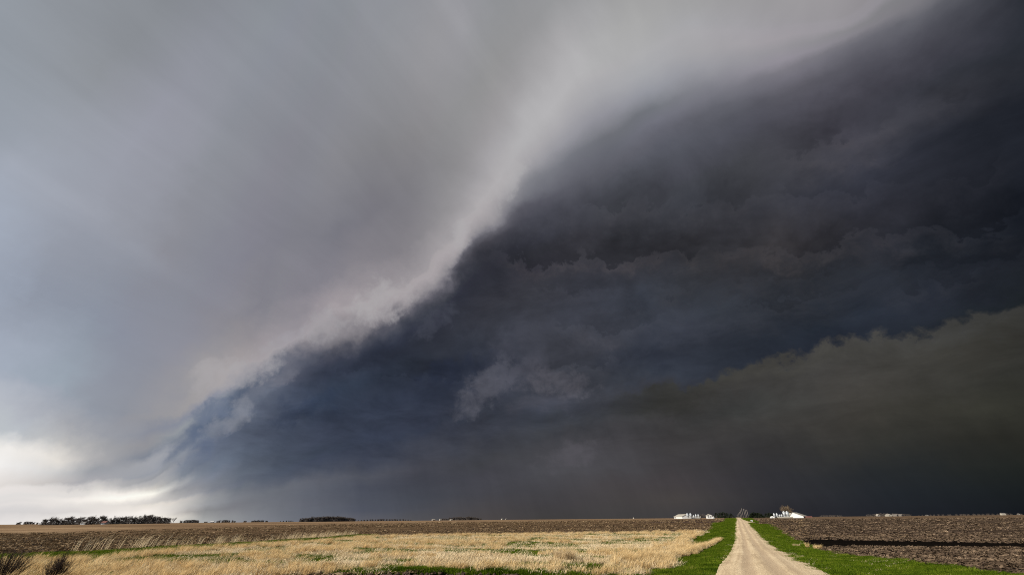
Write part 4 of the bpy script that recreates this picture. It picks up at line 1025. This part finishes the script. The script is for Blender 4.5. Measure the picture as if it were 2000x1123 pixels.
def feed_bin(label, bearing, dist, h, r, group):
    t = thing('feed_bin', label, 'feed bin', at(bearing, dist), 0.3, group)
    b = MB(); b.tube([(0, 0, h * .34), (0, 0, h * .84)], [r, r], 14); b.build('tank', M['galv'], t)
    b = MB(); b.tube([(0, 0, h * .84), (0, 0, h * .985), (0, 0, h)], [r * 1.04, r * .22, r * .2], 14); b.build('lid', M['galv'], t)
    b = MB(); b.tube([(0, 0, h * .34), (0, 0, h * .12)], [r, r * .15], 14); b.build('hopper', M['galv'], t)
    for k in range(4):
        a = .785 + k * 1.571
        b = MB(); b.tube([(r * math.cos(a), r * math.sin(a), -.4), (r * math.cos(a), r * math.sin(a), h * .36)], [.07, .07], 5); b.build('leg', M['galv'], t)
    return t

# farm across the meadow
shed('barn', 'long white barn with its gable lit, beyond the stubble to the left of the road', 'barn', -6.0, 505, 24, 9.8, 26, 1.9, 3.9, door=False)
G1 = 'feed bins of the farm left of the road'
for lab, b, h, r in [('tall white feed bin closest to the lit gabled barn', -5.43, 5.0, 1.05), ('tall white feed bin, second from the lit gabled barn', -5.08, 5.0, 1.1),
                     ('shortest white feed bin, middle of the five beside the barn', -4.78, 3.2, .75), ('slim feed bin, fourth from the lit gabled barn', -4.53, 3.9, .8),
                     ('slim feed bin at the far end from the lit gabled barn', -4.26, 3.9, .8)]:
    feed_bin(lab, b, 490, h, r, G1)
shed('low_shed', 'low grey shed underneath the row of feed bins', 'shed', -4.85, 500, 85, 5, 14, 1.0, 1.7, 'grey', 'cream', door=False)
h = shed('farmhouse', 'small white house with two dark windows near the dark cedars', 'house', -3.15, 470, 14, 4.4, 6, 2.4, 3.5, 'white', 'cream', door=False, windows=2)
shed('garden_shed', 'little white shed with a dark door beside the white house', 'shed', -2.78, 468, 8, 2.0, 2.6, 1.6, 2.1, 'white', 'grey')
tree('bush', 'dark_shrub', 'dark shrub at the open field end of the white barn', -6.85, 510, 1.8, None, 1.2, 'shrub')
grove(-4.35, -3.5, 4, 520, 3.2, 5.0, 'bare', 'yard_tree', 'faint bare tree between the feed bins and the white house', 'bare trees between the bins and the house', 1.2)
for lab, b, hh in [('dark cedar next to the white house', -2.35, 4.6), ('dark cedar, second from the white house', -1.95, 4.9), ('broad dark cedar in the middle of the row', -1.6, 5.3),
                   ('dark cedar, fourth from the white house', -1.25, 4.6), ('low dark cedar at the road end of the row', -.85, 4.1)]:
    tree('cedar', 'cedar_tree', lab, b, 482, hh, 'row of cedars between the house and the road', 1.55)
# farm right of the road
grove(1.15, 2.2, 5, 500, 3.2, 5.0, 'cedar', 'cedar_tree', 'dark cedar of the clump between the utility poles and the feed bins', 'clump of cedars beyond the poles', 1.9)
grove(2.55, 3.35, 3, 505, 3.0, 4.6, 'cedar', 'cedar_tree', 'dark cedar directly behind the low white hoop shed', 'cedars behind the hoop shed', 1.7)
t = thing('hoop_shed', 'low white rounded hoop shed in front of the dark cedars', 'shed', at(3.14, 478), R(-3))
b = MB(); arc = [(1.9 * math.cos(R(a)), 1.5 * math.sin(R(a))) for a in range(0, 181, 15)]
b.prism([(-1.9, -.5)] [:0] + [(1.9, -.5)] + arc + [(-1.9, -.5)], -2.5, 2.5); b.build('cover', M['white'], t)
b = MB(); b.box((0, -2.53, .45), (.9, .06, .9)); b.build('door', M['galv'], t)
G2 = 'feed bins of the farm right of the road'
for lab, b, dd, h, r in [('slim pale feed bin closest to the hoop shed', 3.40, 482, 4.0, .85), ('slim pale feed bin, second from the hoop shed', 3.66, 482, 4.0, .85),
                         ('squat feed bin, third from the hoop shed', 3.88, 482, 2.9, .7), ('squat feed bin, fourth from the hoop shed', 4.08, 482, 3.0, .8),
                         ('big rounded feed bin, first of the tall pair beside the bright barn', 4.36, 472, 5.5, 1.2),
                         ('big rounded feed bin right beside the bright barn', 4.66, 472, 5.5, 1.2)]:
    feed_bin(lab, b, dd, h, r, G2)
shed('barn', 'bright white barn with a broad lopsided gable behind the black field', 'barn', 5.58, 478, -14, 10.4, 22, 1.3, 4.2, peak=.30, door=False)
shed('machine_shed', 'cream roofed shed between the tall pair of bins and the bright barn', 'shed', 4.95, 500, 70, 6, 10, 2.2, 3.7, 'grey', 'cream', door=False)
shed('low_shed', 'low pale shed crouching at the foot of the tall pair of bins', 'shed', 4.35, 462, 88, 2.2, 11, .5, .9, 'cream', 'cream', door=False)
shed('lean_to', 'low rusty lean-to at the field end of the bright barn', 'shed', 6.25, 470, 85, 3, 8, .5, 1.0, 'grey', 'red', door=False)
t = tree('budding', 'budding_tree', 'big round bare tree with brownish buds rising behind the tall feed bins', 4.66, 525, 11.0, None, 1.15)

# --- utility poles beside the road
def pole(label, bearing, dist, h):
    t = thing('utility_pole', label, 'utility pole', at(bearing, dist), R(3), 'utility poles beyond the crest')
    b = MB(); b.tube([(0, 0, -.8), (0, 0, h)], [.19, .13], 8); b.build('post', M['pole'], t)
    b = MB(); b.tube([(0, 0, h), (0, 0, h + .10), (0, 0, h + .30)], [.05, .10, .04], 6); b.build('insulator', M['porcelain'], t)
    b = MB(); b.box((.22, 0, h - .9), (.3, .10, .10)); br = b.build('bracket', M['galv'], t)
    b = MB(); b.tube([(.34, 0, h - .84), (.34, 0, h - .72), (.34, 0, h - .60)], [.04, .08, .03], 6); b.build('insulator', M['porcelain'], br)
ORD = ['first', 'second', 'third', 'fourth', 'fifth', 'sixth', 'seventh', 'eighth', 'ninth']
for k, (b, d, h) in enumerate([(.86, 600, 8.2), (.70, 640, 9.2), (.56, 690, 10.6), (.36, 740, 12.0), (.20, 820, 10.8), (.08, 950, 9.6), (-.06, 1100, 8.2), (-.16, 1300, 7.2), (-.24, 1500, 6.4)]):
    pole(('weathered utility pole closest to the cedar clump, first in the row by the crest' if k == 0 else
          'weathered utility pole, %s in the row by the crest counting from the cedars' % ORD[k]), b, d, h)

# --- scattered farmsteads on the horizon
def hamlet(items):
    for nm, lab, cat, b, d, rot, w, dp, ea, ri, wall, roof in items:
        shed(nm, lab, cat, b, d, rot, w, dp, ea, ri, wall, roof, door=False)
hamlet([
    ('farm_shed', 'small pale shed at the foot of the long shelterbelt', 'shed', -69.15, 925, -60, 4.5, 6, 2.4, 3.6, 'white', 'grey'),
    ('farmhouse', 'small red roofed house tucked into the long shelterbelt', 'house', -67.75, 925, -60, 5.5, 6, 2.0, 4.2, 'white', 'red'),
    ('farm_shed', 'bright white shed beside the small distant trees', 'shed', -59.35, 1690, -50, 7, 9, 2.4, 4, 'white', 'white'),
    ('farm_shed', 'grey low shed next to the bright white distant shed', 'shed', -59.9, 1700, -30, 7, 9, 1.8, 3, 'grey', 'grey'),
    ('farm_shed', 'grey distant shed at the edge of the dusty grove', 'shed', -36.05, 1300, -20, 7, 8, 2.0, 3.4, 'grey', 'cream'),
    ('farmhouse', 'tiny white house at the edge of the dusty grove', 'house', -35.2, 1270, -20, 3.6, 5, 2.6, 3.8, 'cream', 'cream'),
    ('farm_shed', 'tiny pale shed in front of the dusty grove', 'shed', -33.9, 1180, -20, 4.5, 6, 1.6, 2.6, 'cream', 'cream'),
    ('farm_shed', 'faint pale shed alone in the dust', 'shed', -27.6, 1300, -10, 4, 6, 2, 3.2, 'cream', 'cream'),
    ('farm_shed', 'faint pale shed beside another in the dust', 'shed', -27.1, 1300, -10, 3.5, 6, 2, 3, 'grey', 'cream'),
    ('grain_shed', 'tiny white speck of a shed alone before the brown dust', 'shed', -11.57, 900, 0, 2.0, 3, 1.6, 2.4, 'cream', 'cream'),
    ('farm_shed', 'pointed pale shed on the right horizon, first of the row', 'shed', 12.2, 900, 15, 2.8, 5, 1.4, 2.8, 'grey', 'cream'),
    ('farm_shed', 'white arched shed on the right horizon, brightest of the row', 'shed', 13.0, 900, 20, 4.6, 8, 1.5, 2.6, 'cream', 'cream'),
    ('farm_shed', 'brown shed beside the white arched shed', 'shed', 13.5, 900, 40, 4, 7, 1.4, 2.4, 'grey', 'grey'),
    ('farm_shed', 'low brown shed at the end of the row on the right horizon', 'shed', 13.85, 900, 40, 4, 7, 1.4, 2.3, 'grey', 'grey'),
    ('field_shed', 'low pale speck of a shed beyond the row on the right horizon', 'shed', 15.75, 900, 0, 2.4, 4, .8, 1.3, 'grey', 'grey'),
    ('long_shed', 'long pale shed near the right end of the horizon', 'shed', 20.6, 1100, 100, 5, 5, 2.0, 3.0, 'cream', 'grey'),
    ('field_shed', 'small grey shed at the very right end of the horizon', 'shed', 21.5, 1100, 0, 2.4, 3, 1.2, 2, 'grey', 'grey'),
])
grove(7.4, 9.4, 12, 1250, 2.4, 3.6, 'thick', 'distant_tree', 'low black tree of the line right of the bright barn', 'low line right of the bright barn', 1.4)
grove(11.3, 14.6, 18, 960, 2.4, 4.6, 'thick', 'farmyard_tree', 'black tree behind the row of sheds on the right horizon', 'trees behind the sheds on the right', 1.4)
grove(15.0, 22.4, 26, 1400, 1.6, 3.4, 'thick', 'distant_tree', 'tiny black tree of the thin line along the right end of the horizon', 'thin line along the right end of the horizon', 1.5)

# --- white cabinet at the field entrance
t = thing('utility_cabinet', 'small white cabinet in the grass by the field entrance', 'cabinet', (4.4, 236, float(terrain(4.4, 236))), R(8))
b = MB(); b.box((0, 0, .32), (.85, .5, .46)); b.build('body', M['white'], t)
b = MB(); b.prism([(-.48, .55), (.48, .55), (.46, .62), (0, .68), (-.46, .62)], -.3, .3); b.build('lid', M['cream'], t)
b = MB(); b.box((0, 0, .0), (.95, .6, .2)); b.build('plinth', M['grey'], t)

# --- bare shrubs in the corner of the meadow
def bare_shrub(label, x, y, h, w, n, seed):
    g = np.random.default_rng(seed)
    t = thing('bare_shrub', label, 'shrub', (x, y, float(terrain(x, y))), 0, 'bare shrubs at the meadow corner')
    St, Tw = MB(), MB()
    for k in range(n):
        a = g.uniform(0, 6.283); o = g.uniform(0, 1) ** .7
        hh = h * g.uniform(.62, 1.05) * (1 - .28 * o)
        e = Vector((math.cos(a) * o * w + .04 * h, math.sin(a) * o * w, hh))
        p0 = Vector((math.cos(a) * .12 * o, math.sin(a) * .12 * o, -.1))
        m = p0.lerp(e, .5) + Vector((math.cos(a), math.sin(a), 0)) * .10 * w * o + Vector((g.normal(0, .03), g.normal(0, .03), .06))
        r = g.uniform(.006, .012)
        St.tube([p0, m, e], [r, r * .75, r * .35], 4, False)
        for j in range(16):
            s = g.uniform(.3, .98)
            q = m.lerp(e, (s - .5) * 2) if s > .5 else p0.lerp(m, s * 2)
            d = ((e - m).normalized() + Vector((g.normal(0, .5), g.normal(0, .5), g.normal(.15, .3)))).normalized()
            L = h * g.uniform(.10, .26)
            Tw.tube([q, q + d * L], [r * .5, r * .2], 3, False)
    St.build('stem', M['shrub'], t); Tw.build('twigs', M['shrub'], t)
bare_shrub('wide bare reddish brown shrub at the corner of the meadow', -35.7, 11.2, 1.6, 1.0, 110, 5)
bare_shrub('smaller bare brown shrub standing just right of the wide one', -33.4, 12.5, 1.4, .62, 80, 9)

# --- single tussocks that stand out
def tussock(label, x, y, h, spread, n, seed, lean, mat='gold'):
    V, F = blades(n, h, spread, .02, lean, .5, seed, .55)
    o = link('grass_tussock', fast_mesh('grass_tussock', V, F, M[mat], False))
    o.location = (x, y, float(terrain(x, y)))
    tag(o, label, 'grass tussock', 'tussocks that stand out')
tussock('big round pale tussock at the green foot of the meadow', -13.6, 37.0, .95, .85, 900, 81, (.1, .05), 'straw')
tussock('pale domed tussock against the black strip at the ditch', 8.9, 80.0, .75, .5, 420, 82, (.3, .05))
tussock('narrow upright tussock just beyond the domed one at the ditch', 8.2, 84.5, .95, .22, 110, 83, (.02, .02))
tussock('spreading tussock on the verge nearer the road than the domed one', 7.0, 88.0, .5, .5, 220, 84, (.25, 0), 'straw')
tussock('upright golden tussock on the edge of the black soil', -27.2, 22.3, .7, .35, 260, 85, (.05, .05))
tussock('rusty golden tussock between two others at the edge of the black soil', -24.4, 22.6, .65, .35, 260, 86, (.05, .05))
tussock('golden tussock leaning over the black soil beside the green fringe', -22.2, 23.8, .75, .5, 420, 87, (.25, .15))
tussock('pale ragged tussock where the meadow meets the roadside green', -6.9, 30.5, .55, .8, 520, 88, (.35, .25), 'straw')
